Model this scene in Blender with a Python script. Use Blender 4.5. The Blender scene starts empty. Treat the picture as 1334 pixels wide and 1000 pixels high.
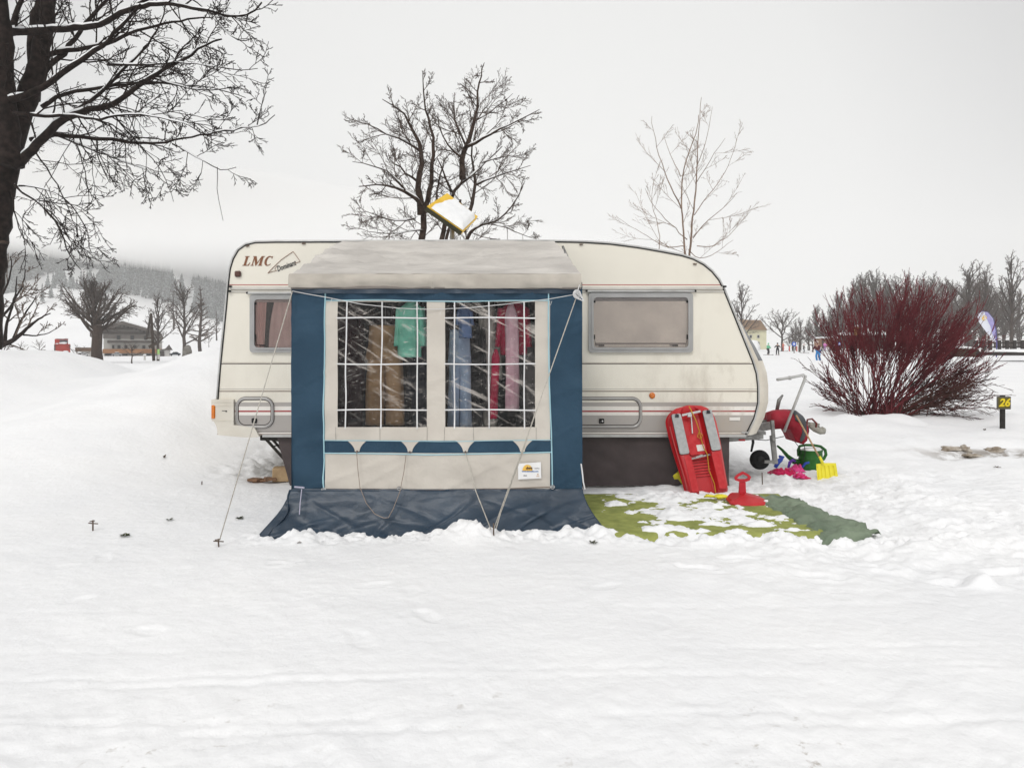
import bpy, math, random
import numpy as np
from mathutils import Vector, Matrix, noise

# ------------------------------------------------------------------ frame
F, CX, HY, CH = 889.0, 667.0, 455.0, 1.45      # focal length / centre / horizon of the 1334 px photograph, eye height
def P(px, py, Y):
    """world point at depth Y seen at photo pixel (px, py)"""
    return Vector(((px-CX)/F*Y, Y, CH-(py-HY)/F*Y))
YS = 7.27          # near side of the caravan
YF = 5.60          # front wall of the awning
sc = bpy.context.scene
COL = sc.collection
R = random.Random(7)
def nz(x, y=0.0, z=0.0): return noise.noise(Vector((x, y, z)))
def lerp(a, b, t): return a+(b-a)*t
def sstep(a, b, x):
    t = max(0.0, min(1.0, (x-a)/(b-a))); return t*t*(3-2*t)

# ------------------------------------------------------------------ materials
def lin(c):
    return tuple(((v/255)/12.92 if v/255 <= .04045 else ((v/255+.055)/1.055)**2.4) for v in c)
_mats = {}
def mat(name, col, rough=.6, col2=None, ns=4.0, bump=0.0, bs=30.0, metal=0.0, spec=.22, stretch=(1,1,1), coat=0.0, detail=4):
    if name in _mats: return _mats[name]
    m = bpy.data.materials.new(name); m.use_nodes = True
    nt = m.node_tree; N = nt.nodes; L = nt.links
    b = N['Principled BSDF']
    b.inputs['Base Color'].default_value = (*col, 1)
    b.inputs['Roughness'].default_value = rough
    b.inputs['Metallic'].default_value = metal
    b.inputs['Specular IOR Level'].default_value = spec
    if coat: b.inputs['Coat Weight'].default_value = coat
    tc = N.new('ShaderNodeTexCoord'); mp = N.new('ShaderNodeMapping'); mp.inputs['Scale'].default_value = stretch
    L.new(tc.outputs['Object'], mp.inputs['Vector'])
    c2 = col2 if col2 else tuple(v*.8 for v in col)
    n = N.new('ShaderNodeTexNoise'); n.inputs['Scale'].default_value = ns; n.inputs['Detail'].default_value = detail
    L.new(mp.outputs[0], n.inputs['Vector'])
    rp = N.new('ShaderNodeValToRGB'); rp.color_ramp.elements[0].position = .35; rp.color_ramp.elements[1].position = .68
    rp.color_ramp.elements[0].color = (*c2, 1); rp.color_ramp.elements[1].color = (*col, 1)
    L.new(n.outputs['Fac'], rp.inputs[0]); L.new(rp.outputs[0], b.inputs['Base Color'])
    if bump:
        n2 = N.new('ShaderNodeTexNoise'); n2.inputs['Scale'].default_value = bs; n2.inputs['Detail'].default_value = 5
        L.new(mp.outputs[0], n2.inputs['Vector'])
        bp = N.new('ShaderNodeBump'); bp.inputs['Strength'].default_value = 1; bp.inputs['Distance'].default_value = bump
        L.new(n2.outputs['Fac'], bp.inputs['Height']); L.new(bp.outputs[0], b.inputs['Normal'])
    _mats[name] = m
    return m

CREAM = (.78,.745,.655)
m_white   = mat('white_enamel', (.78,.77,.74), .35, (.70,.69,.65), 3)
m_trimw   = mat('pale_aluminium', (.55,.55,.54), .35, (.42,.42,.41), 6, metal=.3)
m_black   = mat('black_plastic', (.018,.018,.018), .45)
m_rubber  = mat('black_rubber', (.012,.012,.013), .75, bump=.002, bs=60)
m_greyfr  = mat('grey_window_frame', (.40,.40,.40), .5, (.34,.34,.335), 5)
m_orange  = mat('orange_lens', (.72,.20,.01), .25, (.55,.14,.01), 20, spec=.7)
m_brown   = mat('brown_lettering', (.25,.11,.06), .5)
m_dark    = mat('dark_lettering', (.03,.03,.035), .5)
m_lens    = mat('dull_red_lens', (.12,.06,.05), .3)
m_steel   = mat('galvanised_steel', (.28,.28,.27), .5, (.17,.165,.16), 14, metal=.55, bump=.001, bs=80)
m_chrome  = mat('bright_steel', (.6,.6,.6), .25, metal=.9)
m_apron   = mat('charcoal_apron_fabric', (.092,.074,.073), .7, (.066,.053,.053), 3, bump=.02, bs=4)
m_roof    = mat('grey_awning_fabric', (.66,.63,.59), .85, (.50,.475,.445), 2.2, bump=.02, bs=5, stretch=(1,1.6,1), detail=8)  # stronger mottling in the colour stands in for wrinkle shading
m_val     = mat('beige_valance_fabric', (.50,.465,.41), .85, (.38,.35,.31), 4, bump=.006, bs=8)
m_cream   = mat('stone_awning_fabric', (.62,.58,.52), .85, (.56,.52,.465), 3, bump=.025, bs=4)
m_blue    = mat('slate_blue_awning_fabric', (.026,.062,.102), .7, (.019,.049,.083), 3, bump=.03, bs=4)
m_mud     = mat('dark_blue_mud_flap_fabric', (.015,.036,.064), .42, (.010,.026,.048), 3, bump=.012, bs=5, spec=.5, stretch=(1,1,1.6))
m_pipe    = mat('light_blue_piping', (.38,.62,.70), .6)
m_ribbon  = mat('white_ribbon', (.72,.72,.72), .6)
m_rope    = mat('cream_cord', (.55,.52,.46), .8, (.4,.38,.34), 60)
m_red     = mat('red_plastic', (.52,.012,.018), .32, (.42,.010,.014), 5, spec=.5)
m_red2    = mat('scuffed_red_plastic', (.55,.045,.05), .55, (.46,.02,.025), 18, bump=.0015, bs=50)
m_pad     = mat('grey_foam_pad', (.42,.43,.43), .7, (.34,.35,.35), 30, bump=.002, bs=90)
m_yellow  = mat('yellow_plastic', (.80,.72,.06), .4, (.72,.64,.04), 12)
m_can     = mat('green_plastic', (.025,.13,.022), .32, (.018,.10,.016), 6)
m_wood    = mat('pale_wood', (.50,.34,.20), .7, (.36,.23,.13), 9, stretch=(1,1,8))
m_plank   = mat('weathered_plank', (.26,.15,.09), .8, (.14,.08,.05), 14, bump=.003)
m_block   = mat('sawn_timber_block', (.50,.36,.21), .75, (.38,.26,.15), 12, bump=.002, bs=50)
m_mat     = mat('olive_green_matting', (.36,.385,.115), .9, (.23,.26,.075), 9, bump=.006, bs=120)
m_tarp    = mat('grey_green_tarpaulin', (.21,.26,.185), .65, (.13,.17,.12), 5, bump=.01, bs=14)
m_bark    = mat('dark_bark', (.030,.021,.018), .95, (.010,.007,.006), 9, bump=.012, bs=22)
m_bark2   = mat('brown_bark', (.070,.048,.038), .9, (.028,.019,.015), 12, bump=.01, bs=25)
m_twig    = mat('grey_brown_twig', (.135,.105,.085), .9, (.085,.063,.052), 2)
m_twig2   = mat('greyed_fruit_tree_twig', (.115,.088,.074), .9, (.06,.045,.038), 5)
m_birch   = mat('birch_bark', (.30,.22,.17), .85, (.17,.12,.095), 9)
m_larch   = mat('pale_larch_twig', (.21,.16,.125), .9, (.15,.11,.09), 2)
m_dog     = mat('red_dogwood_bark', (.155,.026,.032), .8, (.065,.012,.016), 2)
m_dogb    = mat('brown_lower_stems', (.085,.035,.028), .7, (.045,.02,.017), 3)
m_snowc   = mat('clean_snow', (.86,.865,.87), .7, (.80,.81,.82), 8, bump=.008, bs=25)
m_sprue   = None

def translucent(m, k):
    nt = m.node_tree; b = nt.nodes['Principled BSDF']; t = nt.nodes.new('ShaderNodeBsdfTranslucent'); t.inputs[0].default_value = (.75,.73,.70,1)
    x = nt.nodes.new('ShaderNodeMixShader'); x.inputs[0].default_value = k; nt.links.new(b.outputs[0], x.inputs[1]); nt.links.new(t.outputs[0], x.inputs[2]); nt.links.new(x.outputs[0], nt.nodes['Material Output'].inputs[0])
translucent(m_roof, .14); translucent(m_cream, .08)
# ------------------------------------------------------------------ mesh builder
_org = {}
def settag(o, label=None, cat=None, group=None, kind=None):
    if label: o['label'] = label
    if cat: o['category'] = cat
    if group: o['group'] = group
    if kind: o['kind'] = kind
    return o
def thing(name, loc, label, cat, group=None):
    e = bpy.data.objects.new(name, None); e.empty_display_size = .1
    COL.objects.link(e); e.location = loc; _org[e.name] = Vector(loc)
    return settag(e, label, cat, group)
class MB:
    def __init__(s): s.v = []; s.f = []; s.m = []
    def add(s, vs, fs, mi=0):
        b = len(s.v); s.v += [tuple(p) for p in vs]
        for f in fs: s.f.append(tuple(i+b for i in f)); s.m.append(mi)
    def box(s, c, d, M=None, mi=0, bev=0.0):
        cx, cy, cz = c; x, y, z = d[0]/2, d[1]/2, d[2]/2
        if bev:
            b = bev; vs = []; 
            for sz in (-1, 1):
                for k, (sx, sy) in enumerate(((-1,-1),(1,-1),(1,1),(-1,1))): pass
            ring = lambda zz, i: [(-x+i+b,-y+i,zz),(x-i-b,-y+i,zz),(x-i,-y+i+b,zz),(x-i,y-i-b,zz),(x-i-b,y-i,zz),(-x+i+b,y-i,zz),(-x+i,y-i-b,zz),(-x+i,-y+i+b,zz)]
            vs = ring(-z, b)+ring(-z+b, 0)+ring(z-b, 0)+ring(z, b)
            fs = [tuple(range(7,-1,-1)), tuple(range(24,32))]
            for r in range(3):
                for k in range(8): fs.append((r*8+k, r*8+(k+1)%8, r*8+8+(k+1)%8, r*8+8+k))
        else:
            vs = [(-x,-y,-z),(x,-y,-z),(x,y,-z),(-x,y,-z),(-x,-y,z),(x,-y,z),(x,y,z),(-x,y,z)]
            fs = [(0,3,2,1),(4,5,6,7),(0,1,5,4),(1,2,6,5),(2,3,7,6),(3,0,4,7)]
        vs = [Vector(p) for p in vs]
        if M is not None: vs = [M @ p for p in vs]
        s.add([p+Vector(c) for p in vs], fs, mi)
    def bar(s, a, b, w, h, up=Vector((0,0,1)), mi=0):
        a = Vector(a); b = Vector(b); d = (b-a); L = d.length; d.normalize()
        u = d.cross(up)
        if u.length < 1e-4: u = d.cross(Vector((1,0,0)))
        u.normalize(); w2 = u.cross(d)
        vs = []
        for q in (a, b):
            for su, sw in ((-1,-1),(1,-1),(1,1),(-1,1)): vs.append(q+u*(su*w/2)+w2*(sw*h/2))
        s.add(vs, [(0,1,2,3),(7,6,5,4),(0,4,5,1),(1,5,6,2),(2,6,7,3),(3,7,4,0)], mi)
    def tube(s, pts, rad, n=6, cap=True, mi=0, closed=False, sq=None):
        pts = [Vector(p) for p in pts]; k = len(pts)
        if not hasattr(rad, '__len__'): rad = [rad]*k
        u = None; vs = []; fs = []
        for i in range(k):
            if closed: t = pts[(i+1) % k]-pts[i-1]
            else: t = pts[min(i+1, k-1)]-pts[max(i-1, 0)]
            if t.length < 1e-9: t = Vector((0,0,1))
            t.normalize()
            if u is None:
                u = t.orthogonal().normalized()
            else:
                u = u-t*u.dot(t)
                u = u.normalized() if u.length > 1e-6 else t.orthogonal().normalized()
            w = t.cross(u)
            for j in range(n):
                a = 2*math.pi*j/n
                vs.append(pts[i]+(u*math.cos(a)+w*math.sin(a))*rad[i])
        rings = k if closed else k-1
        for i in range(rings):
            for j in range(n):
                a = i*n+j; b = i*n+(j+1) % n; c = ((i+1) % k)*n+(j+1) % n; d = ((i+1) % k)*n+j
                fs.append((a, b, c, d))
        if cap and not closed:
            fs.append(tuple(range(n-1, -1, -1))); fs.append(tuple((k-1)*n+j for j in range(n)))
        s.add(vs, fs, mi)
    def grid(s, fn, nu, nv, mi=0, flip=False):
        vs = [fn(i/nu, j/nv) for j in range(nv+1) for i in range(nu+1)]
        fs = []
        for j in range(nv):
            for i in range(nu):
                a = j*(nu+1)+i; f = (a, a+1, a+nu+2, a+nu+1)
                fs.append(f[::-1] if flip else f)
        s.add(vs, fs, mi)
    def prism(s, poly, d, mi=0):
        """poly: list of world points (planar), extruded by vector d"""
        d = Vector(d); n = len(poly); poly = [Vector(p) for p in poly]
        vs = poly+[p+d for p in poly]
        nrm = Vector((0,0,0))
        for i in range(n): nrm += poly[i].cross(poly[(i+1) % n])
        fl = nrm.dot(d) > 0
        fs = [tuple(range(n)) if not fl else tuple(range(n-1,-1,-1)), tuple(range(2*n-1, n-1, -1)) if not fl else tuple(range(n, 2*n))]
        for i in range(n):
            q = (i, (i+1) % n, n+(i+1) % n, n+i)
            fs.append(q if fl else q[::-1])
        s.add(vs, fs, mi)
    def lathe(s, c, prof, n=24, axis='z', sx=1, sy=1, mi=0):
        c = Vector(c); vs = []; fs = []
        for r, h in prof:
            for j in range(n):
                a = 2*math.pi*j/n
                if axis == 'z': vs.append(c+Vector((r*sx*math.cos(a), r*sy*math.sin(a), h)))
                else: vs.append(c+Vector((r*sx*math.cos(a), h, r*sy*math.sin(a))))
        for i in range(len(prof)-1):
            for j in range(n):
                q = (i*n+j, i*n+(j+1) % n, (i+1)*n+(j+1) % n, (i+1)*n+j)
                fs.append(q if axis == 'z' else q[::-1])
        fs.append(tuple(range(n-1,-1,-1)) if axis == 'z' else tuple(range(n)))
        k = (len(prof)-1)*n
        fs.append(tuple(range(k, k+n)) if axis == 'z' else tuple(range(k+n-1, k-1, -1)))
        s.add(vs, fs, mi)
    def blob(s, c, r, n=10, rough=.15, seed=0, mi=0):
        c = Vector(c); rx, ry, rz = r; vs = []; fs = []
        for i in range(1, n):
            for j in range(2*n):
                th = math.pi*i/n; ph = math.pi*j/n
                d = Vector((math.sin(th)*math.cos(ph), math.sin(th)*math.sin(ph), math.cos(th)))
                k = 1+rough*nz(d.x*2+seed*3.1, d.y*2+seed, d.z*2)*1.6
                vs.append(c+Vector((d.x*rx, d.y*ry, d.z*rz))*k)
        b = len(vs); vs.append(c+Vector((0,0,rz))); vs.append(c-Vector((0,0,rz))); w = 2*n
        for i in range(n-2):
            for j in range(w): fs.append((i*w+j, (i+1)*w+j, (i+1)*w+(j+1) % w, i*w+(j+1) % w))
        for j in range(w): fs.append((b, j, (j+1) % w)); fs.append((b+1, (n-2)*w+(j+1) % w, (n-2)*w+j))
        s.add(vs, fs, mi)
    def addmesh(s, me, M, mi=0):
        s.add([M @ v.co for v in me.vertices], [tuple(p.vertices) for p in me.polygons], mi)
    def build(s, name, mats, parent=None, smooth=False, org=None, solid=0.0, fix=False):
        if parent is not None: o0 = _org[parent.name]
        elif org is not None: o0 = Vector(org)
        else:
            a = np.array(s.v); o0 = Vector(((a[:,0].min()+a[:,0].max())/2, (a[:,1].min()+a[:,1].max())/2, a[:,2].min()))
        me = bpy.data.meshes.new(name)
        a = np.array(s.v, dtype=float)-np.array(o0)
        me.from_pydata(a.tolist(), [], s.f); 
        if not isinstance(mats, (list, tuple)): mats = [mats]
        for m in mats: me.materials.append(m)
        if len(mats) > 1: me.polygons.foreach_set('material_index', s.m)
        if smooth: me.polygons.foreach_set('use_smooth', [True]*len(me.polygons))
        if fix:
            import bmesh; bm = bmesh.new(); bm.from_mesh(me); bmesh.ops.recalc_face_normals(bm, faces=bm.faces); bm.to_mesh(me); bm.free()
        me.update()
        o = bpy.data.objects.new(name, me); COL.objects.link(o)
        if parent is not None: o.parent = parent
        else: o.location = o0
        _org[o.name] = o0.copy()
        if solid:
            md = o.modifiers.new('thickness', 'SOLIDIFY'); md.thickness = solid; md.offset = 0
        return o
def single(mb, name, mats, label, cat, group=None, smooth=False, solid=0.0):
    return settag(mb.build(name, mats, smooth=smooth, solid=solid), label, cat, group)
def dup(root, loc, rz=0.0, s=1.0, label=None, sz=None):
    r = root.copy(); COL.objects.link(r); r.location = loc; r.rotation_euler = (0,0,rz); r.scale = (s, s, s*(sz or 1))
    if label: r['label'] = label
    for ch in list(root.children):
        c = ch.copy(); COL.objects.link(c); c.parent = r
        for g in list(ch.children):
            d = g.copy(); COL.objects.link(d); d.parent = c
    return r
def text_mesh(t, size=1.0, ext=.0, shear=0.0, bold=0.0, space=1.0):
    cu = bpy.data.curves.new('txt', 'FONT'); cu.body = t; cu.size = size; cu.extrude = ext; cu.shear = shear; cu.offset = bold
    cu.align_x = 'CENTER'; cu.align_y = 'CENTER'; cu.space_character = space; cu.resolution_u = 3
    o = bpy.data.objects.new('txt', cu); COL.objects.link(o)
    dg = bpy.context.evaluated_depsgraph_get()
    me = bpy.data.meshes.new_from_object(o.evaluated_get(dg))
    bpy.data.objects.remove(o); return me
def facing(c, w=None, ang=0.0, sx=1.0, sz=1.0):
    """matrix laying text in a plane facing the camera side (-Y)"""
    return Matrix.Translation(c) @ Matrix.Rotation(-ang, 4, 'Y') @ Matrix.Rotation(math.pi/2, 4, 'X') @ Matrix.Diagonal((sx, sz, 1, 1))

# ------------------------------------------------------------------ terrain
rs = np.random.RandomState(3); _T = rs.rand(256, 256)*2-1
def vn(x, y):
    xi = np.floor(x).astype(int); yi = np.floor(y).astype(int); fx = x-xi; fy = y-yi
    fx = fx*fx*fx*(fx*(fx*6-15)+10); fy = fy*fy*fy*(fy*(fy*6-15)+10)
    a = _T[xi & 255, yi & 255]; b = _T[(xi+1) & 255, yi & 255]; c = _T[xi & 255, (yi+1) & 255]; d = _T[(xi+1) & 255, (yi+1) & 255]
    return (a*(1-fx)+b*fx)*(1-fy)+(c*(1-fx)+d*fx)*fy
def fbm(x, y, o=4, g=.5):
    r = 0; a = 1
    for i in range(o):
        r = r+a*vn(x+17.3*i, y+9.1*i); x = x*2.03; y = y*2.03; a *= g
    return r
def ss(a, b, x):
    t = np.clip((x-a)/(b-a), 0, 1); return t*t*(3-2*t)
crest_x = [-18,-12,-9.75,-9.17,-8.87,-8.44,-7.85,-7.56,-6.9,-6.54,-6.1,-5.6,-4.6,-3.4]
crest_z = [1.7,1.5,1.42,1.40,1.36,1.30,1.09,1.00,1.00,1.12,1.30,1.44,1.50,1.5]
lip_px = [330,350,362,380,400,430,500,560,585,598,622,636,700,728,742,762,785,800]
lip_py = [712,704,696,690,686,693,694,690,683,673,673,687,691,692,683,688,680,700]
lip_x = [(p-CX)/F*5.38 for p in lip_px]
lip_z = [max(0.0, CH-(q-HY)/F*5.38) for q in lip_py]
# snow-free blobs of the mat: (px,py,rx,ry,amount)  in metres on the ground
def gpt(px, py, z=0.03):
    Y = (CH-z)*F/(py-HY); return ((px-CX)/F*Y, Y)
PATCH = [(885,672,58,9),(930,668,50,7),(905,660,70,6),(850,648,70,7),(960,648,50,6),(935,684,26,4),(1000,672,26,5),(855,690,20,3.5),(960,676,45,5),(800,657,16,2.5),(820,668,10,2),(780,690,26,6),(845,641,80,5),(1040,672,20,3),(985,684,24,2.4),(870,688,34,3),(925,692,40,3),(1010,660,30,5),(905,645,60,4),(835,680,10,2),(1030,690,22,2.5)]
def H(x, y):
    x = np.asarray(x, float); y = np.asarray(y, float)
    rt = ss(.3, 2.6, x)*ss(3.4, 5.5, y)*(1-ss(12, 20, y))
    near = 1-ss(14, 26, y)
    h = .016*fbm(x*.45, y*.45, 3)+(.006*fbm(x*1.3, y*1.3+4, 3)+.005*fbm(x*3.5, y*3.5, 5, .6))*near
    h = h+rt*(.034*fbm(x*2.0, y*2.0, 5, .6)+.026*np.abs(fbm(x*5, y*5, 4, .6))-.012)*1.0
    # tyre lines in front
    for yc, amp, w in ((3.02,.008,.022),(3.10,.006,.018),(3.36,.005,.02),(2.66,.007,.022),(2.73,.005,.02),(3.9,.003,.03)):
        c = yc+.10*vn(x*.35+int(yc*3), x*0+3.3)+.02*x+.006*fbm(x*5, x*0+yc, 3)
        h = h-amp*np.exp(-((y-c)/w)**2)*ss(-.35, .25, vn(x*.9+yc*7, x*0))*(1+.5*vn(x*22, y*3))+amp*.5*np.exp(-((y-c-.05)/w)**2)*ss(-.1, .4, vn(x*1.3+yc*5, x*0))
    # churned snow close to the camera and at the right
    chn = (1-ss(2.3, 3.3, y)); h = h+chn*.008*fbm(x*7, y*7, 5, .6)
    # left bank
    cz = np.interp(x, crest_x, crest_z)
    g = ss(5.2, 13.0, y)*(1-ss(13.3, 19, y))
    xm = ss(-2.6, -5.0, x)
    h = h*(1-.5*g)+g*cz*xm*(1+.03*fbm(x*1.1, y*1.1, 3))+g*xm*.05*fbm(x*1.9, y*1.9, 4, .5)*(y < 13.2)
    h = h-.05*ss(7.0, 7.6, y)*(1-ss(9.4, 10, y))*ss(-2.4, -1.8, x)*ss(4.4, 3.4, x)
    # rough cleared slope behind / under the rear end
    h = h+.05*ss(-3.6, -3.1, x)*(1-ss(-2.0, -1.4, x))*ss(7.3, 8, y)*fbm(x*7, y*7, 3)
    # lip of snow banked on the mud flaps
    lz = np.interp(x, lip_x, lip_z)
    dl = np.exp(-((y-5.32)/.16)**2)*ss(-2.2, -1.9, x)*(1-ss(.72, .86, x))
    tgt = lz-.016+.024*fbm(x*17, y*15, 4, .65)+.012*fbm(x*5, y*5, 2)
    h = h*(1-dl)+tgt*dl
    inside = ss(-1.86, -1.7, x)*(1-ss(.5, .66, x))*ss(5.42, 5.6, y)*(1-ss(7.6, 8, y))
    h = h*(1-inside)-.03*inside
    # the mat zone: kept low, snow patches stand above it
    mz = ss(.55, .75, x)*(1-ss(3.0, 3.4, x))*ss(5.22, 5.36, y-.0*x)*(1-ss(6.75, 6.95, y))
    fld = np.full(x.shape, -.030)
    for (a, b, ra, rb) in PATCH:
        X0, Y0 = gpt(a, b); X1, _ = gpt(a+ra, b); _, Y1 = gpt(a, b-rb)
        d = ((x-X0)/(X1-X0))**2+((y-Y0)/(abs(Y1-Y0)+1e-6))**2
        fld = np.maximum(fld, -.035+.062*np.exp(-d*.75))
    fld = fld+.022*fbm(x*5, y*7, 5, .65)+.008*fbm(x*16, y*16, 3)
    h = h*(1-mz)+(.022+fld)*mz
    h = h+.024*np.exp(-((y-5.20)/.11)**2)*ss(.7, .95, x)*(1-ss(3.1, 3.5, x))*(.5+1.4*fbm(x*11, y*11, 4, .6))
    # tarp edge ridge
    # frozen dirt track at the right, lump of snow
    h = h-.05*np.exp(-((y-9.5-.1*fbm(x*.7, x*0, 2))/.35)**2)*ss(5.3, 6.2, x)*(1+.6*fbm(x*4, y*6, 3))
    h = h+.10*np.exp(-((y-10.4)/.5)**2)*ss(4.6, 6, x)*(.8+.6*fbm(x*3, y*3, 3))
    h = h+.075*np.exp(-(((x-2.90)/.085)**2+((y-4.24)/.07)**2)**1.5)
    # the far fields
    a = x/np.maximum(y, 1)
    rr = ss(-.1, .2, a)
    h = h+rr*(.0105*np.clip(y-16, 0, 120))
    h = h+.55*ss(.58, .70, a)*ss(16, 52, y)
    h = h+.10*fbm(x*.12, y*.10, 3)*ss(14, 30, y)*(1-ss(60, 120, y))
    h = h+.10*ss(3.5, 6, x)*ss(10.5, 13, y)*(1-ss(18, 30, y))*(1+fbm(x*1.2, y*1.2, 3))
    return h
def h1(x, y): return float(H(np.array([x]), np.array([y]))[0])
def axis(a, b, step, lo, hi, grow=1.08):
    xs = list(np.arange(a, b+1e-6, step)); s = step; x = xs[-1]
    while x < hi: s = s*grow; x += s; xs.append(x)
    s = step; x = xs[0]
    while x > lo: s = s*grow; x -= s; xs.insert(0, x)
    return np.array(xs)
gx = axis(-3.0, 4.2, .017, -1750, 1750, 1.05); gy = axis(2.2, 7.3, .017, -450, 1650, 1.045)
X, Yg = np.meshgrid(gx, gy)
Z = H(X, Yg)
rf0 = random.Random(12)
def dent(cx, cy, a, b, ang, dep):
    i0, i1 = np.searchsorted(gx, [cx-.5, cx+.5]); j0, j1 = np.searchsorted(gy, [cy-.5, cy+.5])
    sx_ = X[j0:j1, i0:i1]-cx; sy_ = Yg[j0:j1, i0:i1]-cy
    u = (sx_*math.cos(ang)+sy_*math.sin(ang))/a; v = (-sx_*math.sin(ang)+sy_*math.cos(ang))/b; r = np.sqrt(u*u+v*v)+.12*vn(sx_*14+cx*9, sy_*14+cy*7)
    Z[j0:j1, i0:i1] += -dep*(1-ss(.65, 1.05, r))+dep*.35*np.exp(-((r-1.25)/.25)**2)
def walk(x0, y0, x1, y1, dep=.03):
    L_ = math.hypot(x1-x0, y1-y0); n = int(L_/.36); a = math.atan2(y1-y0, x1-x0)
    for k in range(n):
        t = (k+.5)/n; s_ = .11 if k % 2 else -.11
        dent(lerp(x0, x1, t)-math.sin(a)*s_+rf0.uniform(-.05,.05), lerp(y0, y1, t)+math.cos(a)*s_+rf0.uniform(-.05,.05), .145, .06, a+rf0.uniform(-.25,.25), dep*rf0.uniform(.6, 1.2))
walk(3.3, 6.6, 6.4, 9.0); walk(2.4, 4.9, 5.6, 6.4, .028); walk(3.0, 7.4, 4.4, 10.5, .03); walk(1.0, 4.75, 3.4, 4.3, .018); walk(4.2, 5.6, 6.9, 5.2, .02); walk(3.6, 8.4, 6.9, 7.6, .025)
for _ in range(60): dent(rf0.uniform(1.8, 6.5), rf0.uniform(4.4, 9.5), rf0.uniform(.06,.15), rf0.uniform(.04,.07), rf0.uniform(0, 3.1), rf0.uniform(.01,.028))
for _ in range(16): dent(rf0.uniform(-4.5, 1.5), rf0.uniform(2.7, 4.9), rf0.uniform(.08,.14), .055, rf0.uniform(0, 3.1), rf0.uniform(.004,.009))
# coarse cells far away keep only the smooth part
me = bpy.data.meshes.new('snow_ground')
nx, ny = len(gx), len(gy)
co = np.stack([X.ravel(), Yg.ravel(), Z.ravel()], 1)
me.vertices.add(nx*ny); me.vertices.foreach_set('co', co.ravel())
ii, jj = np.meshgrid(np.arange(nx-1), np.arange(ny-1)); q = (jj*nx+ii).ravel()
quads = np.stack([q, q+1, q+nx+1, q+nx], 1).astype(np.int32)
me.loops.add(quads.size); me.loops.foreach_set('vertex_index', quads.ravel())
me.polygons.add(len(quads)); me.polygons.foreach_set('loop_start', np.arange(0, quads.size, 4, dtype=np.int32))
me.polygons.foreach_set('loop_total', np.full(len(quads), 4, dtype=np.int32)) if False else None
me.polygons.foreach_set('use_smooth', np.ones(len(quads), dtype=bool))
me.update(calc_edges=True); me.validate()
ground = bpy.data.objects.new('snow_ground', me); COL.objects.link(ground)
settag(ground, kind='structure', label='trampled white snow covering the camping ground')
print('ground', nx, ny)
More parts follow.
